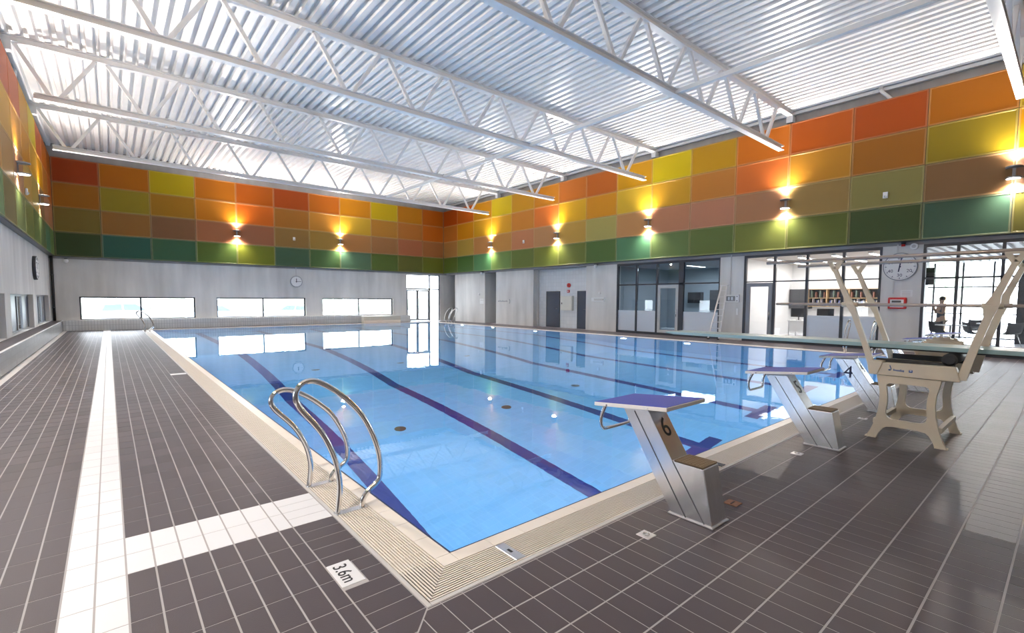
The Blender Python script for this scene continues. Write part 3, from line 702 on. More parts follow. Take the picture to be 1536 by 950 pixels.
# ---- small clock on the end wall
t = empty('wall_clock', (8.1, CB, 2.42), label='small round grey rimmed clock on the concrete end wall', cat='clock')
MB().cyl((0, 0, 0), .32, -.06, 'y', 32).build('clock_case', M['lampgrey'], t); MB().cyl((0, -.06, 0), .285, -.006, 'y', 32).build('clock_face', M['paper'], t)
MB().bar((0, -.07, -.06), (0, -.07, .17), .035, .006, (0, 1, 0)).build('hour_hand', M['black'], t); MB().bar((-.05, -.075, 0), (.25, -.075, 0), .006, .02, (0, 0, 1)).build('minute_hand', M['black'], t)
for k in range(12): MB().bar((.235*cos(k*pi/6), -.068, .235*sin(k*pi/6)), (.265*cos(k*pi/6), -.068, .265*sin(k*pi/6)), .004, .012, (0, 1, 0)).build('hour_mark', M['black'], t)
MB().box(-.02, .02, -.025, 0, .32, .80).build('conduit', M['trimgrey'], t)
# ---- left wall clock seen from the side
t = empty('wall_clock', (CL, 22.75, 2.45), label='round wall clock seen edge-on high on the left concrete wall', cat='clock')
MB().cyl((0, 0, 0), .40, .09, 'x', 32).build('clock_case', M['darkgrey'], t); MB().cyl((.09, 0, 0), .36, .006, 'x', 32).build('clock_face', M['paper'], t)
for k in range(12): MB().bar((.10, .30*cos(k*pi/6), .30*sin(k*pi/6)), (.10, .34*cos(k*pi/6), .34*sin(k*pi/6)), .004, .016, (1, 0, 0)).build('hour_mark', M['black'], t)
MB().bar((.10, 0, -.04), (.10, 0, .2), .004, .03, (0, 1, 0)).build('hour_hand', M['black'], t)

# ================================================================== STARTING BLOCKS
def make_block(num, side):
    t = empty('starting_block', (0, 0, 0)); w = .10
    leg = [(-.30+.30, .0), (.0, .0)]
    # profile in (y,z), y=0 at the rear foot
    body = MB().prism([(.0, .012), (.30, .012), (.62, .52), (.715, .675), (.495, .69), (.293, .372), (.07, .372)], 'x', -w, w).build('pedestal', M['steel'], t); recalc(body); bevel(body, .006, 2)
    bevel(MB().box(-w-.012, w+.012, -.012, .315, 0, .012).build('base_plate', M['aluminium'], t), .003, 1)
    s = -(.77-.71)/.61
    pl = MB(); z0, z1 = .77, .71
    pl.add([(-.25, .255, z0-.030), (.25, .255, z0-.030), (.25, .865, z1-.030), (-.25, .865, z1-.030), (-.25, .255, z0-.002), (.25, .255, z0-.002), (.25, .865, z1-.002), (-.25, .865, z1-.002)], [(3, 2, 1, 0), (4, 5, 6, 7), (0, 1, 5, 4), (1, 2, 6, 5), (2, 3, 7, 6), (3, 0, 4, 7)])
    p = pl.build('platform', M['blockwhite'], t); bevel(p, .004, 2)
    tp = MB(); e = .006
    tp.add([(-.25+e, .255+e, z0-.003), (.25-e, .255+e, z0-.003), (.25-e, .865-e, z1-.003), (-.25+e, .865-e, z1-.003), (-.25+e, .255+e, z0+.001), (.25-e, .255+e, z0+.001), (.25-e, .865-e, z1+.001), (-.25+e, .865-e, z1+.001)], [(3, 2, 1, 0), (4, 5, 6, 7), (0, 1, 5, 4), (1, 2, 6, 5), (2, 3, 7, 6), (3, 0, 4, 7)])
    tp.build('platform_mat', M['blockblue'], p)
    for x, y in ((-.251, .40), (-.251, .75)): MB().cyl((x, y, .745-.098*(y-.3)), .008, .003, 'x', 8).build('screw', M['chrome'], p)
    h = [(-.185, .80, .70), (-.185, .845, .60), (-.185, .85, .53), (-.165, .845, .50), (-.13, .84, .492), (.13, .84, .492), (.165, .845, .50), (.185, .85, .53), (.185, .845, .60), (.185, .80, .70)]
    MB().tube(smoothpath(h, 3), .013, 10).build('backstroke_handle', M['chrome'], t)
    for a, b in (((.185, .013), (.61, .664)), ((.053, .013), (.293, .372))):
        for sx in (-1, 1): MB().bar((sx*(w+.0005), *a), (sx*(w+.0005), *b), .004, .007, (1, 0, 0)).build('seam', M['darkgrey'], t)
    g = MB().box(-w+.006, w-.006, .078, .282, .372, .376)
    sg_ = g.build('step_tray', M['black'], t)
    gb = MB()
    for k in range(9): x = -w+.01+k*(2*w-.02)/8; gb.box(x-.004, x+.004, .078, .282, .374, .384)
    for k in range(9): y = .08+k*.2/8; gb.box(-w+.006, w-.006, y-.004, y+.004, .374, .383)
    gb.build('step_grating', M['stepgrid'], sg_)
    MB().box(-w-.004, w+.004, -.004, .074, .366, .386).build('step_edge', M['aluminium'], t) if False else None
    # number on the sloping rear face
    a, b = Vector((0, .293, .372)), Vector((0, .495, .69)); d = (b-a).normalized(); nrm = Vector((0, -d.z, d.y)); c = a.lerp(b, .60)+nrm*.001
    mtx = Matrix(((1, d.x, nrm.x, c.x), (0, d.y, nrm.y, c.y), (0, d.z, nrm.z, c.z), (0, 0, 0, 1)))
    text('number', num, .20, M['black'], t, mtx)
    if side:
        mtx = Matrix(((0, 0, -1, -w-.001), (-1, 0, 0, .545), (0, 1, 0, .50), (0, 0, 0, 1)))
        text('side_number', num, .23, M['navy'], t, mtx)
    return t
BLK = [('6', 3.015), ('5', 5.53), ('4', 7.83), ('3', 10.22), ('2', 12.62), ('1', 15.02)]
BLAB = {'6': 'closest starting block, blue topped steel, numbered 6 on its rear face', '5': 'blue topped steel starting block numbered 5, second from the pool corner', '4': 'starting block with a large dark 4 on its side beside the springboard stand', '3': 'starting block numbered 3, glimpsed under the springboard', '2': 'starting block numbered 2, glimpsed beside the springboard roller', '1': 'farthest starting block numbered 1 behind the springboard wheel'}
for nme, x in BLK:
    t = make_block(nme, nme in '4321'); t.location = (x, 1.447, 0); tag(t, BLAB[nme], 'starting block', 'steel starting blocks')

# ================================================================== POOL LADDERS
RB = [(1.144, -.02), (1.16, .116), (1.162, .227), (1.135, .38), (1.074, .537), (1.008, .643), (.932, .742), (.896, .81), (.894, .867), (.925, .915), (.98, .935), (1.047, .917), (1.15, .848), (1.245, .757), (1.331, .652), (1.406, .5), (1.451, .351), (1.458, .219), (1.435, .154), (1.361, .101), (1.324, .047), (1.318, -.02)]
def make_ladder(zs=(1, .84)):
    t = empty('pool_ladder', (0, 0, 0))
    for yy, k in ((0, zs[0]), (.62, zs[1])):
        MB().tube(smoothpath([(x-1.2, yy, z*k) for x, z in RB], 3), .019, 12).build('handrail', M['chrome'], t)
        bevel(MB().box(-.075, .15, yy-.03, yy+.03, -.003, .004).build('fixing_plate', M['steel'], t), .002, 1)
    for z in (-.35, -.65, -.95): MB().box(.28, .36, 0, .62, z, z+.03).build('step', M['steel'], t)
    return t
lad = make_ladder(); lad.location = (1.2, 3.2, 0); tag(lad, 'closest pool ladder, two polished looped handrails on the left pool edge', 'ladder', 'pool ladders')
l2 = make_ladder((.95, .95)); l2.location = (1.2, 25.9, 0); tag(l2, 'pool ladder at the far left pool corner before the first window', 'ladder', 'pool ladders')
l3 = make_ladder((1, 1)); l3.location = (16.32, 25.6, 0); l3.rotation_euler = (0, 0, pi); tag(l3, 'pool ladder at the far right pool corner near the dark passage', 'ladder', 'pool ladders')
l4 = make_ladder((1, 1)); l4.location = (16.32, 4.3, 0); l4.rotation_euler = (0, 0, pi); tag(l4, 'pool ladder on the glazed side behind the springboard', 'ladder', 'pool ladders')

# ================================================================== SPRINGBOARD
sb = empty('springboard', (6.77, 1.1, 0), label='cream metal springboard stand with pale green diving board and handrails', cat='springboard')
O = Vector((6.77, 1.1, 0))
def sp(mb, name, m, parent=None):
    mb.v = [tuple(Vector(v)-O) for v in mb.v] ; o = mb.build(name, M[m] if isinstance(m, str) else m, parent or sb); return o
def holed(mb, outer, inner, x0, x1):           # frame cut from plate: outer and inner loops with the same count
    n = len(outer); v = []
    for x in (x0, x1): v += [(x, *p) for p in outer]+[(x, *p) for p in inner]
    f = []
    for i in range(n):
        j = (i+1) % n
        f += [(i, j, n+j, n+i), (2*n+i, 3*n+i, 3*n+j, 2*n+j), (i, 2*n+i, 2*n+j, j), (n+i, n+j, 3*n+j, 3*n+i)]
    mb.add(v, f)
def frame_leg(x0, x1):
    c = 1.105; mb = MB()
    half_o = [(.0, .145), (.10, .143), (.16, .135), (.19, .11), (.225, .05), (.24, .0), (.335, .0), (.30, .07), (.265, .17), (.238, .30), (.228, .42), (.232, .52), (.248, .60), (.26, .66), (.262, .685), (.0, .685)]
    half_i = [(.0, .222), (.08, .220), (.12, .222), (.145, .235), (.16, .25), (.166, .265), (.170, .29), (.168, .33), (.162, .37), (.160, .43), (.163, .49), (.172, .55), (.176, .575), (.168, .595), (.145, .607), (.0, .61)]
    o = [(c+a, b) for a, b in half_o]+[(c-a, b) for a, b in half_o[::-1]]
    i = [(c+a, b) for a, b in half_i]+[(c-a, b) for a, b in half_i[::-1]]
    holed(mb, o, i, x0, x1); return mb
for x0, x1 in ((6.31, 6.355), (7.19, 7.235)):
    lg = recalc(sp(frame_leg(x0, x1), 'side_frame', 'cream')); bevel(lg, .006, 2)
    for y in (.815, 1.395): sp(MB().box(x0-.012, x1+.012, y-.05, y+.05, 0, .012), 'foot_pad', 'cream')
for y in (1.37, .84): sp(MB().box(6.355, 7.19, y-.02, y+.02, .15, .20), 'cross_bar', 'cream')
for x0, x1 in ((6.29, 6.375), (7.17, 7.255)):
    b_ = recalc(sp(MB().prism([(.70, .69), (1.42, .69), (1.425, .822), (.74, .835)], 'x', x0, x1), 'side_beam', 'cream')); bevel(b_, .008, 2)
    for y in (1.37,): bevel(sp(MB().prism([(1.36, .69), (1.435, .69), (1.435, .84), (1.31, .84)], 'x', x0-.012, x1+.012), 'corner_casting', 'cream'), .006, 1)
sp(MB().box(6.375, 7.17, .76, 1.40, .69, .72), 'bed_plate', 'cream')
for x in (6.40, 7.12): sp(MB().box(x, x+.03, .76, 1.40, .80, .86), 'fulcrum_track', 'rubber')
sp(MB().cyl((6.40, .805, .893), .062, .75, 'x', 20), 'fulcrum_roller', 'rubber'); sp(MB().cyl((6.385, .805, .893), .045, .02, 'x', 20), 'roller_end', 'black')
# toothed adjusting wheel on the far side
wh = MB(); n = 26; poly = []
for k in range(n):
    for da, r in ((0, .235), (.35, .235), (.5, .215), (.85, .215)): a = 2*pi*(k+da)/n; poly.append((.98+r*1.13*cos(a), .815+r*1.13*sin(a)))
wh.prism(poly, 'x', 7.30, 7.35); w_ = sp(wh, 'adjusting_wheel', 'cream')
mbx = MB().tube([(7.325, .98+.225*cos(a), .815+.225*sin(a)) for a in [2*pi*k/30 for k in range(30)]], .03, 8, closed=True); mbx.v = [tuple(Vector(v)-O) for v in mbx.v]; mbx.build('wheel_rim', M['cream'], w_)
mbx = MB().cyl((7.25, .98, .79), .03, .13, 'x', 14); mbx.v = [tuple(Vector(v)-O) for v in mbx.v]; mbx.build('wheel_hub', M['darkgrey'], w_)
# board
bd = MB(); X0, X1 = 6.52, 7.02
prof = [(-.80, .985), (.3, .985), (2.2, .985), (3.6, .992), (4.08, 1.0)]
def bz(y): return 1.010 if y < 2.2 else 1.010-.012*(y-2.2)/1.9
yk = [-.80, .3, 1.2, 2.2, 3.2, 3.95, 4.07]
for a, b in zip(yk, yk[1:]):
    ta = .042 if a < 3.9 else .032; tb = .042 if b < 3.9 else (.035 if b < 4.0 else .022)
    bd.add([(X0, a, bz(a)-ta), (X1, a, bz(a)-ta), (X1, b, bz(b)-tb), (X0, b, bz(b)-tb)], [(3, 2, 1, 0)], 1)
    bd.add([(X0, a, bz(a)), (X1, a, bz(a)), (X1, b, bz(b)), (X0, b, bz(b))], [(0, 1, 2, 3)], 0)
    for x, fl in ((X0, 0), (X1, 1)):
        q = [(x, a, bz(a)-ta), (x, b, bz(b)-tb), (x, b, bz(b)), (x, a, bz(a))]; bd.add(q, [(0, 1, 2, 3) if fl else (3, 2, 1, 0)], 1)
bd.add([(X0, 4.07, bz(4.07)-.022), (X1, 4.07, bz(4.07)-.022), (X1, 4.07, bz(4.07)), (X0, 4.07, bz(4.07))], [(3, 2, 1, 0)], 1)
bd.add([(X0, -.8, .968), (X1, -.8, .968), (X1, -.8, 1.010), (X0, -.8, 1.010)], [(0, 1, 2, 3)], 1)
bd_ = sp(bd, 'board', [M['board'], M['board_side']])
for x in (6.56, 6.74, 6.95):
    mbx = MB().box(x, x+.03, -.75, 2.6, .950, .969); mbx.v = [tuple(Vector(v)-O) for v in mbx.v]; mbx.build('stiffening_rib', M['rubber'], bd_)
# rear anchor out of the picture
for x in (6.40, 7.10): bevel(sp(MB().prism([(-.95, 0), (-.45, 0), (-.58, .92), (-.80, .92)], 'x', x, x+.05), 'rear_anchor', 'cream'), .006, 1)
sp(MB().cyl((6.36, -.69, .938), .028, .83, 'x', 12), 'hinge_bar', 'chrome')
# uprights and rails
def upright(x, pts, wd):
    mb = MB(); n = len(pts)
    for (a, za, wa), (b, zb2, wb2) in zip(pts, pts[1:]):
        v = []
        for q, z, ww in ((a, za, wa), (b, zb2, wb2)):
            v += [(x-wd/2, q-ww/2, z), (x+wd/2, q-ww/2, z), (x+wd/2, q+ww/2, z), (x-wd/2, q+ww/2, z)]
        mb.add(v, [(3, 2, 1, 0), (4, 5, 6, 7), (0, 1, 5, 4), (1, 2, 6, 5), (2, 3, 7, 6), (3, 0, 4, 7)])
    return mb
UL = [(1.405, .72, .075), (1.43, .82, .062), (1.505, 1.051, .05), (1.60, 1.33, .052), (1.635, 1.41, .075), (1.65, 1.45, .078), (1.685, 1.53, .055), (1.744, 1.67, .045), (1.81, 1.84, .042)]
UR = [(.70, .71, .075), (.675, .82, .07), (.60, 1.127, .062), (.545, 1.33, .062), (.535, 1.41, .10), (.52, 1.46, .10), (.50, 1.53, .065), (.445, 1.686, .055), (.39, 1.84, .05)]
for x in (6.33, 7.215):
    for U, s in ((UL, 1), (UR, -1)):
        u_ = sp(upright(x, U, .05), 'upright', 'cream')
        q, z, _ = U[-1]
        yk_ = MB()
        yk_.bar((x, q, z-.02), (x, q+.055, 1.925), .045, .02, (1, 0, 0)); yk_.bar((x, q, z-.02), (x, q-.055, 1.925), .045, .02, (1, 0, 0)); yk_.box(x-.024, x+.024, q-.075, q+.075, 1.915, 1.935)
        yk_.v = [tuple(Vector(v)-O) for v in yk_.v]; yk_.build('rail_yoke', M['cream'], u_)
        qm = U[5][0]; cl = MB().cyl((x, qm-.075, 1.437), .026, .15, 'y', 14); cl.v = [tuple(Vector(v)-O) for v in cl.v]; cl.build('rail_clamp', M['cream'], u_)
rail_m = mat('bronzed_steel_rail', (.42, .35, .31), .3, .5)
for x, ye in ((6.33, 2.55), (7.215, 2.50)):
    sp(MB().tube([(x, ye, 1.946), (x, -1.3, 1.946)], .019, 12), 'top_rail', rail_m); sp(MB().tube([(x, 2.42, 1.437), (x, -1.3, 1.437)], .016, 12), 'middle_rail', rail_m)
    sp(MB().tube([(x, -1.3, 1.946), (x, -1.3, .0)], .019, 12), 'rail_post', rail_m)
# makers marks on the side beam
mk = MB().tube(smoothpath([(6.287, 1.255, .800), (6.287, 1.248, .782), (6.287, 1.243, .768), (6.287, 1.246, .755), (6.287, 1.252, .748)], 3), .0035, 6)
sp(mk, 'drop_mark', 'logo'); sp(MB().ball((6.288, 1.258, .752), .008, 8, 6), 'drop_mark', 'logo')
for k in range(8): sp(MB().box(6.2875, 6.29, 1.216-k*.0115, 1.2235-k*.0115, .746-.0008*k+(.0 if k % 3 else .0), .760+(.006 if k in (0, 5) else 0)), 'logo_letter', 'logo')
sp(MB().box(6.2875, 6.29, 1.066, 1.096, .742, .768), 'logo_square', 'logo'); sp(MB().box(6.286, 6.2885, 1.074, 1.089, .755, .763), 'logo_square_mark', 'paper')

# ================================================================== GLAZED FRONTS (right wall)
XG = CR+.06
def bars(t, lst, m='frame_dark', nm='window_frame', d=.05):
    for y0, y1, z0, z1 in lst: MB().box(XG-d, XG+d, y0, y1, z0, z1).build(nm, M[m], t)
def panes(t, ys_, zt=2.17, z0=.10, z1=3.06, frost=(), fz=1.0, skip=(), g='glass'):
    for k, (b, a) in enumerate(zip(ys_, ys_[1:])):
        lo, hi = a+.045, b-.045
        MB().box(XG-.005, XG+.005, lo, hi, zt+.04, z1).build('pane', M[g], t)
        if k in skip: continue
        if k in frost:
            MB().box(XG-.005, XG+.005, lo, hi, fz, zt-.04).build('pane', M[g], t); MB().box(XG-.006, XG+.006, lo, hi, z0, fz).build('frosted_pane', M['frost'], t)
        else: MB().box(XG-.005, XG+.005, lo, hi, z0, zt-.04).build('pane', M[g], t)
def glazed_door(t, b, a, m, zt=2.13, glass='glass', hs=1):
    lo, hi = a+.05, b-.05; w = .13
    lf = MB().box(XG-.04, XG+.04, lo, lo+w, .04, zt).box(XG-.04, XG+.04, hi-w, hi, .04, zt).box(XG-.04, XG+.04, lo+w, hi-w, .04, .22).box(XG-.04, XG+.04, lo+w, hi-w, zt-.14, zt).build('door_leaf', M[m], t)
    MB().box(XG-.005, XG+.005, lo+w, hi-w, .22, zt-.14).build('pane', M[glass], lf)
    yh = lo+.06 if hs > 0 else hi-.06
    MB().tube([(XG-.09, yh, .80), (XG-.09, yh, 1.12)], .014, 8).build('handle', M['chrome'], lf)
# 1: dark room
g1 = window('dark framed glazed front of the dim room with frosted lower panes')
Y1 = [13.82, 12.77, 11.73, 10.60, 8.97]
bars(g1, [(8.95, 13.84, 3.04, 3.13), (8.95, 13.84, 0, .10), (8.95, 13.84, 2.14, 2.20), (13.76, 13.84, .1, 3.04), (12.73, 12.81, .1, 3.04), (11.69, 11.77, .1, 3.04), (10.48, 10.70, .1, 3.04), (8.95, 9.0, .1, 3.04)])
panes(g1, Y1, frost=(0, 1, 3), skip=(2,), fz=1.02, g='glass_dim'); glazed_door(g1, 11.73, 10.65, 'doorgrey', glass='glass_dim')
# 2: bright office
g2 = window('dark framed glazed front of the bright office with bookshelves behind')
Y2 = [8.03, 6.99, 5.96, 4.92, 3.94]
bars(g2, [(3.92, 8.05, 3.04, 3.13), (3.92, 8.05, 0, .10), (3.92, 8.05, 2.15, 2.19), (7.97, 8.05, .1, 3.04), (6.95, 7.03, .1, 3.04), (5.92, 6.0, .1, 3.04), (4.88, 4.96, .1, 3.04), (3.92, 3.99, .1, 3.04)])
panes(g2, Y2, frost=(2, 3), skip=(0,), fz=1.0); glazed_door(g2, 8.0, 7.0, 'frame_grey')
# 3: lobby
g3 = window('tall dark framed lobby glazing at the right edge with outdoor light behind')
Y3 = [2.95, 2.225, 1.34, .46, -.42, -1.30, -2.18, -3.06, -4.1]
bars(g3, [(-4.2, 2.97, 3.04, 3.13), (-4.2, 2.97, 0, .30), (-4.2, 2.97, 2.13, 2.18), (2.90, 2.97, .3, 3.04)]+[(y-.035, y+.035, .3, 3.04) for y in Y3[1:]])
panes(g3, Y3, z0=.30)
# rooms behind (each a simple shell)
def room(nm, label, y0, y1, x1, mwall, mfloor, mceil, zc=3.1, back=True):
    r = MB().box(CR+.3, x1, y0, y1, -.2, -.002).build(nm, M[mfloor], kind='structure', label=label)
    MB().box(CR+.3, x1, y0, y1, zc, zc+.15).build('room_ceiling', M[mceil], r)
    MB().box(CR+.11, x1, y0-.1, y0, 0, zc).build('room_wall', M[mwall], r); MB().box(CR+.11, x1, y1, y1+.1, 0, zc).build('room_wall', M[mwall], r)
    if back: MB().box(x1, x1+.15, y0, y1, 0, zc).build('room_wall', M[mwall], r)
    return r
wing = MB().box(CR+.3, 27.4, -5.6, 28.9, 3.45, 3.7).build('roof_light_seal', M['concrete'], kind='structure', label='unseen flat roof added over the side rooms to keep sky light out')  # unseen roof and outer walls, added to stop sky light leaking into the recesses
MB().box(20.2, 20.4, 14.4, 28.9, 0, 3.45).build('light_seal_wall', M['concrete'], wing); MB().box(CR+.3, 20.3, 14.45, 14.6, 0, 3.45).build('light_seal_wall', M['concrete'], wing); MB().box(CR+.3, 20.3, 28.75, 28.9, 0, 3.45).build('light_seal_wall', M['concrete'], wing)
MB().box(24.1, 24.3, 6.1, 14.6, 0, 3.45).build('light_seal_wall', M['concrete'], wing); MB().box(20.4, 24.3, 14.45, 14.6, 0, 3.45).build('light_seal_wall', M['concrete'], wing); MB().box(24.3, 27.2, 6.0, 6.1, 0, 3.45).build('light_seal_wall', M['concrete'], wing)
MB().box(CR+.3, 20.3, 14.5, 28.8, -.2, -.006).build('service_floor', M['lobbyfloor'], wing)
rA = room('floor_dim_room', 'dim grey room behind the first glazed front', 8.62, 14.3, 23.0, 'dim', 'lobbyfloor', 'dim')
rB = room('floor_office', 'white office room behind the second glazed front', 3.92, 8.40, 23.6, 'white', 'lobbyfloor', 'ceilwarm')
rC = room('floor_lobby', 'bright lobby behind the third glazed front', -5.2, 3.72, 27.0, 'white', 'lobbyfloor', 'white', zc=3.25, back=False)
for o in [c for c in rC.children if c.name.startswith('room_wall')][1:]: bpy.data.objects.remove(o)
MB().box(CR+.31, 23.75, 3.72, 3.81, 0, 3.25).build('room_wall', M['white'], rC); MB().box(23.76, 27.0, 3.72, 6.0, -.2, -.003).build('lobby_floor_rear', M['lobbyfloor'], rC); MB().box(23.76, 27.0, 3.73, 6.0, 3.25, 3.4).build('lobby_ceiling_rear', M['white'], rC)
def lamp_strip(x0, x1, y, z, lab, e=1):
    t = empty('ceiling_lamp', ((x0+x1)/2, y, z), label=lab, cat='lamp', group='linear ceiling lamps in the side rooms')
    MB().box(x0-(x0+x1)/2, x1-(x0+x1)/2, -.07, .07, .0, .05).build('lamp_body', M['white'], t); MB().box(x0-(x0+x1)/2+.02, x1-(x0+x1)/2-.02, -.055, .055, -.012, 0).build('lamp_tube', TUBE, t)
for i, y in enumerate((7.6, 6.55, 5.5, 4.45)):
    for j, x in enumerate((19.0, 21.3)): lamp_strip(x, x+1.5, y, 3.04, 'linear office ceiling lamp, %s row, %s from the pier with the large clock' % (('front', 'back')[j], ('fourth', 'third', 'second', 'first')[i]))
l = bpy.data.lights.new('office_lamp_light', 'AREA'); l.shape = 'RECTANGLE'; l.size = 4; l.size_y = 4; l.energy = 110; l.color = (1, .97, .94)
o = bpy.data.objects.new('office_lamp_light', l); o.location = (21.3, 5.9, 2.98); COL.objects.link(o)
# office contents
def shelf(x, y0, y1, z0, z1, ncol, nrow, lab, books=True):
    t = empty('bookshelf', (x, (y0+y1)/2, z0), label=lab, cat='shelf'); c = (y0+y1)/2; h = z1-z0
    MB().box(.30, .32, y0-c, y1-c, 0, h).build('back_board', M['darkgrey'], t)
    for k in range(nrow+1): z = h*k/nrow; MB().box(0, .30, y0-c, y1-c, max(0, z-.02), z if k else .02).build('shelf_board', M['wood'], t)
    for k in range(ncol+1): y = y0-c+(y1-y0)*k/ncol; MB().box(0, .30, y-.015, y+.015, 0, h).build('upright', M['wood'], t)
    return t
shelf(23.2, 4.9, 6.1, 1.25, 2.0, 2, 2, 'wooden wall bookshelf in the office beside the framed picture')
shelf(23.2, 6.2, 7.6, 1.25, 2.0, 2, 2, 'wooden wall bookshelf in the office behind the glazed door')
BKC = [(.22, .10, .07), (.1, .12, .3), (.35, .33, .30), (.12, .16, .13), (.35, .3, .3), (.08, .08, .1)]
bkm = [mat('book_cover_%d' % i, c, .6) for i, c in enumerate(BKC)]; bk = MB().box(.04, .24, 0, .035, 0, .26).mesh('binder', bkm[0])
bms = [MB().box(.04, .24, 0, .035, 0, .22+.02*i).mesh('binder', m) for i, m in enumerate(bkm)]
for k in range(40):
    sec = k//10; y = [4.95, 5.58, 6.27, 6.98][sec]+(k % 10)*.052; zz = 1.275 if (k*7) % 3 else 1.645
    o = link('binder', bms[(k*5) % 6], None, (23.18, y, zz)); tag(o, '%s office binder on the %s shelf, %s bay from the framed poster' % (('brown', 'navy', 'pale grey', 'dark green', 'grey', 'black')[(k*5) % 6], 'lower' if (k*7) % 3 else 'upper', NTH[sec]), 'binder', 'binders on the office shelves')
t = empty('framed_picture', (23.57, 4.6, 1.25), label='white framed blue poster on the office wall', cat='picture')
MB().box(-.03, .03, -.32, .32, 0, .85).build('frame', M['black'], t); MB().box(-.035, -.03, -.29, .29, .03, .82).build('mount', M['paper'], t); MB().box(-.04, -.035, -.15, .15, .18, .68).build('print', M['blueprint'], t)
t = empty('wall_cabinet', (23.3, 7.95, 1.15), label='dark grey cabinet at the office back wall by the door', cat='cabinet')
bevel(MB().box(0, .28, -.42, .42, 0, .85).build('body', M['darkgrey'], t), .01); MB().box(-.015, 0, -.41, -.005, .01, .84).build('door', M['darkgrey'], t); MB().box(-.015, 0, .005, .41, .01, .84).build('door', M['darkgrey'], t)
t = empty('wall_cabinet', (23.2, 4.22, .9), label='tall dark cupboard in the office corner beside the poster', cat='cabinet')
bevel(MB().box(0, .38, -.28, -.02, 0, 1.15).build('body', M['darkgrey'], t), .01); MB().box(-.015, 0, -.27, -.16, .01, 1.14).build('door', M['darkgrey'], t); MB().box(-.015, 0, -.15, -.03, .01, 1.14).build('door', M['darkgrey'], t)
def desk(x, y, lab, w=1.6):
    t = empty('office_desk', (x, y, 0), label=lab, cat='desk')
    bevel(MB().box(-.4, .4, -w/2, w/2, .71, .74).build('desk_top', M['white'], t), .005)
    for sx in (-.36, .36):
        for sy in (-w/2+.05, w/2-.05): MB().box(sx-.02, sx+.02, sy-.02, sy+.02, 0, .71).build('leg', M['aluminium'], t)
    MB().box(-.38, -.36, -w/2+.08, w/2-.08, .3, .70).build('modesty_panel', M['white'], t)
desk(20.6, 6.5, 'white office desk behind the glazing with dark monitors on it'); desk(22.2, 5.4, 'white office desk beneath the wooden bookshelf')
def monitor(x, y, lab):
    t = empty('monitor', (x, y, .74), label=lab, cat='monitor'); MB().cyl((0, 0, 0), .10, .012, n=16).build('foot', M['darkgrey'], t); MB().box(-.015, .015, -.02, .02, .01, .22).build('stem', M['darkgrey'], t)
    bevel(MB().box(-.02, .02, -.28, .28, .12, .46).build('screen', M['screen'], t), .005)
monitor(20.55, 7.02, 'black monitor on the front office desk nearest the door'); monitor(20.55, 6.12, 'black monitor on the front office desk beside the red box'); 
t = empty('storage_box', (20.45, 6.55, .74), label='small white box with a red lid on the front office desk', cat='box')
MB().box(-.09, .09, -.13, .13, 0, .12).build('body', M['paper'], t); MB().box(-.06, .06, -.06, .1, .12, .15).build('lid', M['red'], t)
t = empty('potted_plant', (20.5, 5.74, .74), label='small green potted plant at the end of the front office desk', cat='plant')
MB().cyl((0, 0, 0), .05, .09, n=12, r2=.065).build('pot', M['darkgrey'], t)
for k in range(7):
    a = 2*pi*k/7; MB().add([(0, 0, .08), (.05*cos(a)-.02*sin(a), .05*sin(a)+.02*cos(a), .17), (.11*cos(a), .11*sin(a), .20), (.05*cos(a)+.02*sin(a), .05*sin(a)-.02*cos(a), .15)], [(0, 1, 2, 3)]).build('leaf', M['plant'], t)
# dim room contents
t = empty('inner_door', (22.93, 9.3, 0), label='dark inner door at the back of the dim glazed room', cat='door')
MB().box(0, .06, -.5, .5, 0, 2.1).build('door_leaf', M['darkgrey'], t); MB().box(-.01, .0, -.32, .32, .2, 1.95).build('door_panel', M['dim'], t); MB().tube([(-.05, .42, 1.0), (-.05, .30, 1.0)], .012, 8).build('handle', M['chrome'], t)
t = empty('notice_board', (22.93, 11.4, 1.0), label='dark notice board with papers at the back of the dim room', cat='board')
MB().box(0, .05, -.9, .5, 0, 1.0).build('board', M['darkgrey'], t)
for k, (y, z) in enumerate(((-.7, .6), (-.45, .55), (-.2, .62), (-.7, .2), (-.4, .15))): MB().box(-.004, 0, y, y+.18, z, z+.26).build('paper', M['paper'], t)
t = empty('wall_unit', (22.7, 12.6, 1.35), label='dark hanging wall unit in the dim room', cat='cabinet')
MB().box(0, .28, -.35, .35, 0, .55).build('body', M['darkgrey'], t); MB().box(-.012, 0, -.34, -.01, .01, .54).build('door', M['screen'], t); MB().box(-.012, 0, .01, .34, .01, .54).build('door', M['screen'], t)
t = empty('wall_counter', (22.5, 11.6, 0), label='pale counter along the back of the dim room', cat='counter')
MB().box(0, .45, -1.6, 1.6, 0, .86).build('body', M['frost'], t); MB().box(-.03, .46, -1.62, 1.62, .86, .90).build('counter_top', M['white'], t)
l = bpy.data.lights.new('dim_room_fill_light', 'AREA'); l.size = 2; l.energy = 80; l.color = (.9, .95, 1); o = bpy.data.objects.new('dim_room_fill_light', l); o.location = (20.8, 11.4, 3.0); COL.objects.link(o)  # fill light and the lamp strip below are added to brighten this room
lamp_strip(19.9, 21.4, 11.4, 3.04, 'linear ceiling lamp added to brighten the dim glazed room')
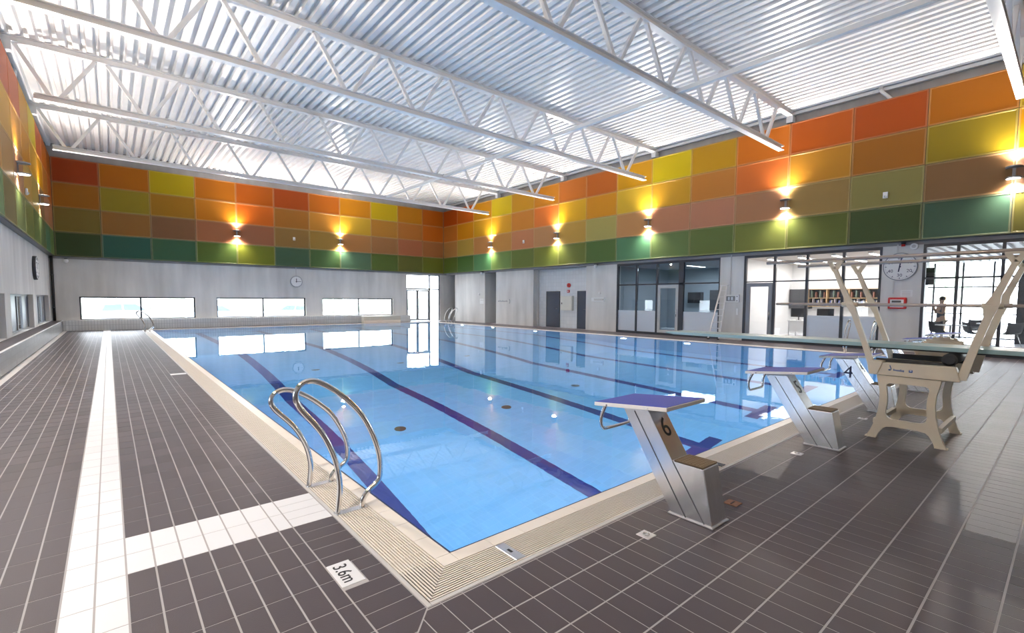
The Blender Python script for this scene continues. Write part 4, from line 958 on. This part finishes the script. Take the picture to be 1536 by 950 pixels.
# lobby: slatted ceiling, outer glazing, furniture, a person
for k in range(35):
    y = -5.0+k*.245
    o = MB().box(CR+.4, 26.9, y, y+.13, 3.08, 3.16).build('ceiling_slat', M['slat'], rC)
og = window('outer lobby glazing facing the bright outdoors'); XO = 26.9; OY = [5.82, 4.92, 4.02, 3.13, 2.23, 1.33, .43, -.47, -1.37, -2.27, -3.17, -4.07, -5.1]
for y in OY: MB().box(XO-.04, XO+.04, y-.03, y+.03, 0, 3.1).build('mullion', M['frame_dark'], og)
for z in (.03, 1.0, 2.09, 3.2): MB().box(XO-.04, XO+.04, -5.2, 6.0, z-.025, z+.025).build('transom', M['frame_dark'] if z != 1.0 else M['trimgrey'], og)
for b, a in zip(OY, OY[1:]): MB().box(XO-.004, XO+.004, a+.03, b-.03, .05, 3.18).build('pane', M['glass'], og)
portal((27.2, .4, 1.6), (3.2, 11.2), (0, pi/2, 0))
cm = MB().box(24.6, 24.95, 1.10, 1.42, 0, 3.08).build('lobby_column', M['darkgrey'], rC)
t = empty('wall_television', (18.62, 2.9, 1.98), label='black television hanging at the lobby side of the clock pier', cat='television')
MB().box(-.06, -.02, -.12, .20, 0, .5).build('screen', M['screen'], t); MB().box(-.02, .03, .02, .80, .2, .3).build('bracket', M['darkgrey'], t)
def chair(x, y, rz, lab):
    t = empty('lobby_chair', (x, y, 0), rz=rz, label=lab, cat='chair', group='dark shell chairs in the lobby')
    n = 8; mb = MB(); pr = [(-.22, .46), (-.05, .43), (.12, .44), (.20, .50), (.24, .64), (.26, .80)]
    v = []; f = []
    for i, (a, z) in enumerate(pr):
        w = .22 if i < 3 else .21
        for k in range(5): u = -1+k*.5; v.append((u*w, a, z+.035*u*u))
    for i in range(len(pr)-1):
        for k in range(4): f.append((i*5+k, i*5+k+1, i*5+k+6, i*5+k+5))
    mb.add(v, f, sm=True); s = mb.build('seat_shell', M['darkgrey'], t); m = s.modifiers.new('thick', 'SOLIDIFY'); m.thickness = .015
    for sx in (-1, 1):
        for sy in (-1, 1): MB().tube([(sx*.14, sy*.13, .43), (sx*.23, sy*.22, 0)], .009, 8).build('leg', M['chrome'], t)
chair(21.75, 2.15, .6, 'dark shell chair in the lobby behind the springboard upright'); chair(22.3, 1.42, 2.2, 'dark shell chair in the lobby at the picture edge'); chair(21.6, 3.0, 1.2, 'dark shell chair in the lobby beside the standing person'); chair(24.4, 2.5, -1.8, 'dark shell chair turned away at the far lobby table')
def table(x, y, lab):
    t = empty('lobby_table', (x, y, 0), label=lab, cat='table', group='round tables in the lobby')
    MB().cyl((0, 0, .72), .38, .025, n=28).build('table_top', M['white'], t); MB().cyl((0, 0, .02), .03, .70, n=12).build('pole', M['chrome'], t); MB().cyl((0, 0, 0), .24, .02, n=24).build('base', M['chrome'], t)
table(20.6, 2.62, 'round white table in the lobby nearest the clock pier'); table(23.2, 1.9, 'round white table in the lobby between the dark chairs')
# person: one continuous skinned body, clothes as children
def skin_body(name, verts, edges, radii, m, parent=None, root=0, sub=2):
    me = bpy.data.meshes.new(name); me.from_pydata(verts, edges, []); me.materials.append(m); o = bpy.data.objects.new(name, me); COL.objects.link(o); o.parent = parent
    md = o.modifiers.new('skin', 'SKIN'); sk = me.skin_vertices[0].data if me.skin_vertices else None
    if sk is None:
        bm = bmesh.new(); bm.from_mesh(me); bm.verts.layers.skin.verify(); bm.to_mesh(me); bm.free(); sk = me.skin_vertices[0].data
    for i, r in enumerate(radii): sk[i].radius = r if isinstance(r, tuple) else (r, r); sk[i].use_root = (i == root)
    md.use_smooth_shade = True; s = o.modifiers.new('sub', 'SUBSURF'); s.levels = sub; s.render_levels = sub; return o
pz = empty('person', (22.6, 3.15, 0), label='person in a grey shirt and tan shorts standing in the lobby, hand at the face', cat='person')
pv = [(0, 0, .93), (0, 0, 1.12), (0, 0, 1.33), (0, .0, 1.45), (0, .01, 1.53), (0, .02, 1.64), (0, .02, 1.73),
      (-.02, .10, .80), (.0, .10, .48), (-.03, .10, .09), (.07, .11, .03), (.02, -.10, .80), (.05, -.10, .48), (.0, -.10, .09), (.10, -.11, .03),
      (0, .17, 1.40), (.06, .22, 1.14), (.20, .13, 1.22), (.0, -.17, 1.40), (.05, -.20, 1.15), (.19, -.10, 1.38), (.16, -.03, 1.52)]
pe = [(0, 1), (1, 2), (2, 3), (3, 4), (4, 5), (5, 6), (0, 7), (7, 8), (8, 9), (9, 10), (0, 11), (11, 12), (12, 13), (13, 14), (3, 15), (15, 16), (16, 17), (3, 18), (18, 19), (19, 20), (20, 21)]
pr = [(.12, .15), (.11, .13), (.12, .16), (.09, .13), .055, (.085, .075), (.07, .065), .085, .055, .038, .035, .085, .055, .038, .035, .06, .042, .033, .06, .042, .035, .03]
skin_body('body', pv, pe, pr, M['skin'], pz)
def shell(idx, name, m, grow):
    mp = {k: i for i, k in enumerate(idx)}
    return skin_body(name, [pv[k] for k in idx], [(mp[a], mp[b]) for a, b in pe if a in mp and b in mp], [tuple(q+grow for q in (pr[k] if isinstance(pr[k], tuple) else (pr[k], pr[k]))) for k in idx], m, pz)
shell([0, 1, 2, 3, 15, 18], 'shirt', M['shirt'], .018); shell([0, 7, 8, 11, 12], 'shorts', M['shorts'], .02)
MB().ball((-.015, .02, 1.715), .098, 14, 10, (1, .9, .9)).build('hair', M['hair'], pz)
for s in (-1, 1): MB().ball((.075, .02+s*.032, 1.66), .011, 8, 6).build('eye', M['black'], pz)
MB().ball((.092, .02, 1.635), .017, 8, 6, (1, .7, 1.3)).build('nose', M['skin'], pz)
pz.scale = (.93, .93, .93); pz.rotation_euler = (0, 0, 2.2)
# doors and fittings of the tiled recess
def steel_door(y0, y1, lab, n):
    t = empty('door_%d' % n, (CR+.45, 0, 0), kind='structure', label=lab)
    MB().box(-.035, -.002, y0, y1, 0, 1.90).build('door_leaf', M['doorblue'], t); MB().box(-.045, -.002, y1, y1+.04, 0, 1.94).build('door_jamb', M['frame_dark'], t); MB().box(-.045, -.002, y0-.04, y0, 0, 1.94).build('door_jamb', M['frame_dark'], t); MB().box(-.045, -.002, y0, y1, 1.90, 1.94).build('door_head', M['frame_dark'], t)
    MB().tube([(-.08, y0+.1, 1.0), (-.08, y0+.24, 1.0)], .013, 8).build('handle', M['chrome'], t)
steel_door(17.93, 18.87, 'dark blue grey steel door in the tiled recess, wider of the two', 2); steel_door(15.95, 16.60, 'dark blue grey steel door in the tiled recess beside the concrete pier', 3)
t = empty('fuse_cabinet', (CR+.45, 17.3, .92), label='cream wall cabinet between the two dark doors', cat='cabinet')
bevel(MB().box(-.16, 0, -.40, .40, 0, .75).build('body', M['offwhite'], t), .01); MB().box(-.17, -.16, -.38, .38, .02, .73).build('door', M['offwhite'], t); MB().box(-.19, -.17, .28, .32, .33, .42).build('latch', M['black'], t)
t = empty('fire_alarm', (CR+.45, 17.24, 2.24), label='round red alarm bell above the cream cabinet', cat='alarm'); MB().cyl((0, 0, 0), .11, -.07, 'x', 20).build('bell', M['red'], t); MB().cyl((-.07, 0, 0), .03, -.02, 'x', 10).build('cap', M['black'], t)
t = empty('alarm_button', (CR+.45, 17.28, 1.93), label='small red alarm box just above the cream cabinet', cat='alarm'); bevel(MB().box(-.05, 0, -.08, .08, -.07, .07).build('case', M['red'], t), .008); MB().box(-.055, -.05, -.04, .04, -.03, .03).build('face', M['paper'], t)
t = empty('wall_thermostat', (CR, 14.91, 1.40), label='flat white control unit on the pier left of the dark glazing', cat='control unit')
bevel(MB().box(-.06, 0, -.39, .39, 0, .20).build('case', M['white'], t), .01); MB().box(-.065, -.06, -.30, .22, .05, .15).build('display', M['trimgrey'], t); MB().box(-.066, -.06, -.35, -.32, .06, .14).build('button', M['darkgrey'], t)
t = empty('wall_button', (CR, 14.83, 1.82), label='small round white button above the flat control unit', cat='button'); MB().cyl((0, 0, 0), .06, -.03, 'x', 16).build('ring', M['white'], t); MB().cyl((-.03, 0, 0), .03, -.01, 'x', 12).build('cap', M['white'], t)
t = empty('notice', (CR, 24.3, 1.2), label='square white notice on the pale pier by the niche', cat='notice'); MB().box(-.01, 0, -.2, .2, 0, .32).build('sheet', M['paper'], t); MB().box(-.012, -.01, -.14, .14, .22, .25).build('print_line', M['trimgrey'], t)
t = empty('wall_speaker', (CR, 24.6, 1.8), label='small round white fitting on the pale pier above the notice', cat='fitting'); MB().cyl((0, 0, 0), .07, -.03, 'x', 16).build('ring', M['white'], t); MB().cyl((-.03, 0, 0), .03, -.008, 'x', 12).build('centre', M['trimgrey'], t)
t = empty('wall_lettering', (CR, 22.1, 1.375), label='small dark lettering and arrow on the concrete pier right of the niche', cat='sign')
for k in range(11):
    MB().box(-.006, 0, .56-k*.084-.06, .56-k*.084, -.035, .035+(.03 if k in (2, 5, 9) else 0)).build('letter', M['lampgrey'], t)
MB().tube([(-.006, -.50-.07*sin(a), .12*cos(a)) for a in [pi*k/10 for k in range(11)]], .016, 8).build('arrow', M['frame_grey'], t)
# control box and conduit on the pier between the glazed fronts
t = empty('score_clock', (CR, 8.47, 1.42), label='white framed digital wall display on the pier beside the stepladder', cat='display')
bevel(MB().box(-.07, 0, -.30, .26, 0, .28).build('case', M['white'], t), .01); MB().box(-.075, -.07, -.16, .17, .05, .23).build('screen', M['frame_grey'], t)
for k in (0, 1): MB().box(-.078, -.075, -.08+.12*k, -.01+.12*k, .08, .20).build('digit', M['frost'], t)
for z in (.06, .22): MB().cyl((-.07, -.23, z), .02, -.006, 'x', 10).build('button', M['darkgrey'], t)
MB().box(-.025, 0, .04, .075, .28, 1.78).build('conduit', M['trimgrey'], t)
t = empty('light_switch', (CR, 8.24, .95), label='narrow white switch plate on the pier below the digital display', cat='switch'); bevel(MB().box(-.025, 0, -.04, .04, 0, .24).build('plate', M['white'], t), .005); MB().box(-.03, -.025, -.02, .02, .08, .16).build('rocker', M['white'], t)
# pace clock
t = empty('pace_clock', (CR, 3.475, 2.51), label='large white round pace clock on the concrete pier', cat='clock')
MB().cyl((0, 0, 0), .41, -.05, 'x', 48).build('clock_case', M['frame_grey'], t); MB().cyl((-.05, 0, 0), .385, -.008, 'x', 48).build('clock_face', M['paper'], t)
for k in range(60):
    a = 2*pi*k/60; L_ = .05 if k % 5 == 0 else .028; w_ = .016 if k % 5 == 0 else .005
    MB().bar((-.059, .365*sin(a), .365*cos(a)), (-.059, (.365-L_)*sin(a), (.365-L_)*cos(a)), w_, .003, (1, 0, 0)).build('tick', M['navy'], t)
for k, s in enumerate(('60', '10', '20', '30', '40', '50')):
    a = 2*pi*k/6; mtx = Matrix(((0, 0, -1, -.060), (-1, 0, 0, -.255*sin(a)), (0, 1, 0, .255*cos(a)), (0, 0, 0, 1))); text('numeral', s, .13, M['navy'], t, mtx)
MB().bar((-.064, .03, -.15), (-.064, -.035, .30), .03, .004, (1, 0, 0)).build('sweep_hand', M['navy'], t); MB().cyl((-.058, 0, 0), .025, -.01, 'x', 14).build('hub', M['navy'], t)
MB().box(-.025, 0, .07, .10, .41, .66).build('conduit', M['trimgrey'], t); MB().box(-.025, 0, .12, .15, -.80, -.41).build('conduit', M['trimgrey'], t)
t = empty('defibrillator_box', (CR, 3.49, 1.43), label='red rimmed white box on the pier under the large clock', cat='box')
bevel(MB().box(-.12, 0, -.22, .22, -.17, .17).build('case', M['red'], t), .03, 3); MB().box(-.126, -.12, -.16, .16, -.12, .11).build('window', M['paper'], t); MB().box(-.13, -.126, -.10, .12, .02, .08).build('device', M['darkgrey'], t)
t = empty('paper_notice', (CR, 3.30, 1.63), label='white paper notice above the red box', cat='notice'); MB().box(-.008, 0, -.14, .14, 0, .19).build('sheet', M['paper'], t)
for k in range(3): MB().box(-.0095, -.008, -.10, .10, .04+.045*k, .052+.045*k).build('print_line', M['trimgrey'], t)
t = empty('alarm_sounder', (CR-.08, 3.42, 3.10), label='small red alarm sounder below the green panel at the clock pier', cat='alarm'); MB().cyl((0, 0, 0), .05, .06, 'z', 14).build('beacon', M['red'], t); MB().cyl((0, 0, .06), .055, .06, 'z', 14).build('base', M['black'], t)
t = empty('wall_loudspeaker', (CR-.1, 3.17, 3.08), label='small pale round loudspeaker above the large clock', cat='speaker'); MB().cyl((.1, 0, 0), .09, -.12, 'x', 18).build('housing', M['white'], t); MB().cyl((-.02, 0, 0), .05, -.006, 'x', 14).build('grille', M['trimgrey'], t)
# aluminium stepladder
t = empty('step_ladder', (17.62, 8.9, 0), label='aluminium stepladder leaning at the pier between the glazed fronts', cat='ladder')
for y0, y1 in ((.24, -.10), (-.16, -.31)): MB().bar((-.04 if y0 > 0 else .03, y0, 0), (.22, y1, 2.05), .05, .025, (1, 0, 0)).build('side_rail', M['aluminium'], t)
for k in range(8):
    f_ = (k+.8)/8.6; MB().box(-.04+.26*f_-.04, -.04+.26*f_+.04, -.16-.15*f_, .24-.34*f_, 2.05*f_-.012, 2.05*f_+.012).build('rung', M['aluminium'], t)
for y in (.24, -.16): MB().box(-.06, .02, y-.03, y+.03, 0, .04).build('foot', M['rubber'], t)
MB().box(.18, .28, -.34, -.06, 2.04, 2.07).build('top_plate', M['aluminium'], t)

# ================================================================== OUTDOORS
gd = MB().box(-60, 90, CB+.32, 110, -.8, -.55).box(-60, CL-.45, -60, CB+.32, -.8, -.55).box(27.1, 90, -60, CB+.32, -.8, -.55).build('ground', M['ground'], kind='structure', label='pale paved ground outside the hall')
def car(x, y, rz, m, lab, h=1.0):
    t = empty('parked_car', (x, y, -.55), rz=rz, label=lab, cat='car', group='cars parked outside the end wall windows')
    body = [(-2.1, .35), (-2.15, .75), (-1.9, .95*h), (-1.25, 1.0*h), (.9, 1.02*h), (1.9, .90*h), (2.15, .7), (2.15, .35)]
    b = recalc(MB().prism([(a, z) for a, z in body], 'y', -.85, .85).build('body', M[m], t)); bevel(b, .06, 2)
    cab = [(-1.95, .95*h), (-1.55, 1.45*h), (.25, 1.5*h), (1.1, 1.0*h)]
    c = recalc(MB().prism(cab, 'y', -.72, .72).build('cabin', M[m], t)); bevel(c, .05, 2)
    for s in (-1, 1):
        for q in ([(-1.6, 1.0*h), (-1.42, 1.36*h), (-.55, 1.40*h), (-.5, 1.02*h)], [(-.42, 1.02*h), (-.46, 1.40*h), (.2, 1.42*h), (.82, 1.02*h)]): recalc(MB().prism(q, 'y', s*.715, s*.735).build('side_window', M['carglass'], t))
    for wx in (-1.35, 1.35):
        for s in (-1, 1):
            w = MB().cyl((wx, s*.70-.1, .33), .33, .2, 'y', 20).build('wheel', M['rubber'], t); MB().cyl((wx, s*.80-.01, .33), .19, .02, 'y', 14).build('hub_cap', M['aluminium'], w)
car(1.2, 43, 0, 'carwhite', 'pale estate car outside the window nearest the left corner', 1.12); car(6.6, 44, 0, 'cargrey', 'silver car outside between the first two end wall windows'); car(12.0, 45, pi, 'carwhite', 'white car parked beyond the second end wall window')
for i, (x, y, w) in enumerate(((6, 62, 22), (30, 64, 20), (-18, 60, 20))):
    rnd = random.Random(i); t = empty('roadside_hedge', (x, y, -.55), label=('pale hedge line far beyond the parked cars', 'pale hedge far beyond the glass doors', 'pale hedge beyond the left corner window')[i], cat='hedge')
    mb = MB()
    for k in range(26): mb.ball((rnd.uniform(-w/2, w/2), rnd.uniform(-1, 1), rnd.uniform(.4, 1.3)), rnd.uniform(.7, 1.3), 10, 7, (1.4, 1, .9))
    o = mb.build('foliage', M['hedge'], t); o['kind'] = 'stuff'; MB().cyl((0, 0, 0), .12, .8, n=8).build('stem', M['wood'], t)
for i, (x, y) in enumerate(((44, 6), (46, -1), (43, -9))):
    rnd = random.Random(40+i); t = empty('outdoor_tree', (x, y, -.55), label=('leafy tree outside the lobby glazing behind the person', 'leafy tree outside the lobby glazing in the middle', 'leafy tree outside the lobby beyond the picture edge')[i], cat='tree', group='trees outside the lobby')
    MB().cyl((0, 0, 0), .16, 3.2, n=10, r2=.1).build('trunk', M['wood'], t); mb = MB()
    for k in range(30): a = rnd.uniform(0, 6.28); rr = rnd.uniform(0, 2.2); mb.ball((rr*cos(a), rr*sin(a), rnd.uniform(2.6, 5.4)), rnd.uniform(.4, .8), 9, 6)
    o = mb.build('crown', M['hedge'], t); o['kind'] = 'stuff'
for a in (): pass
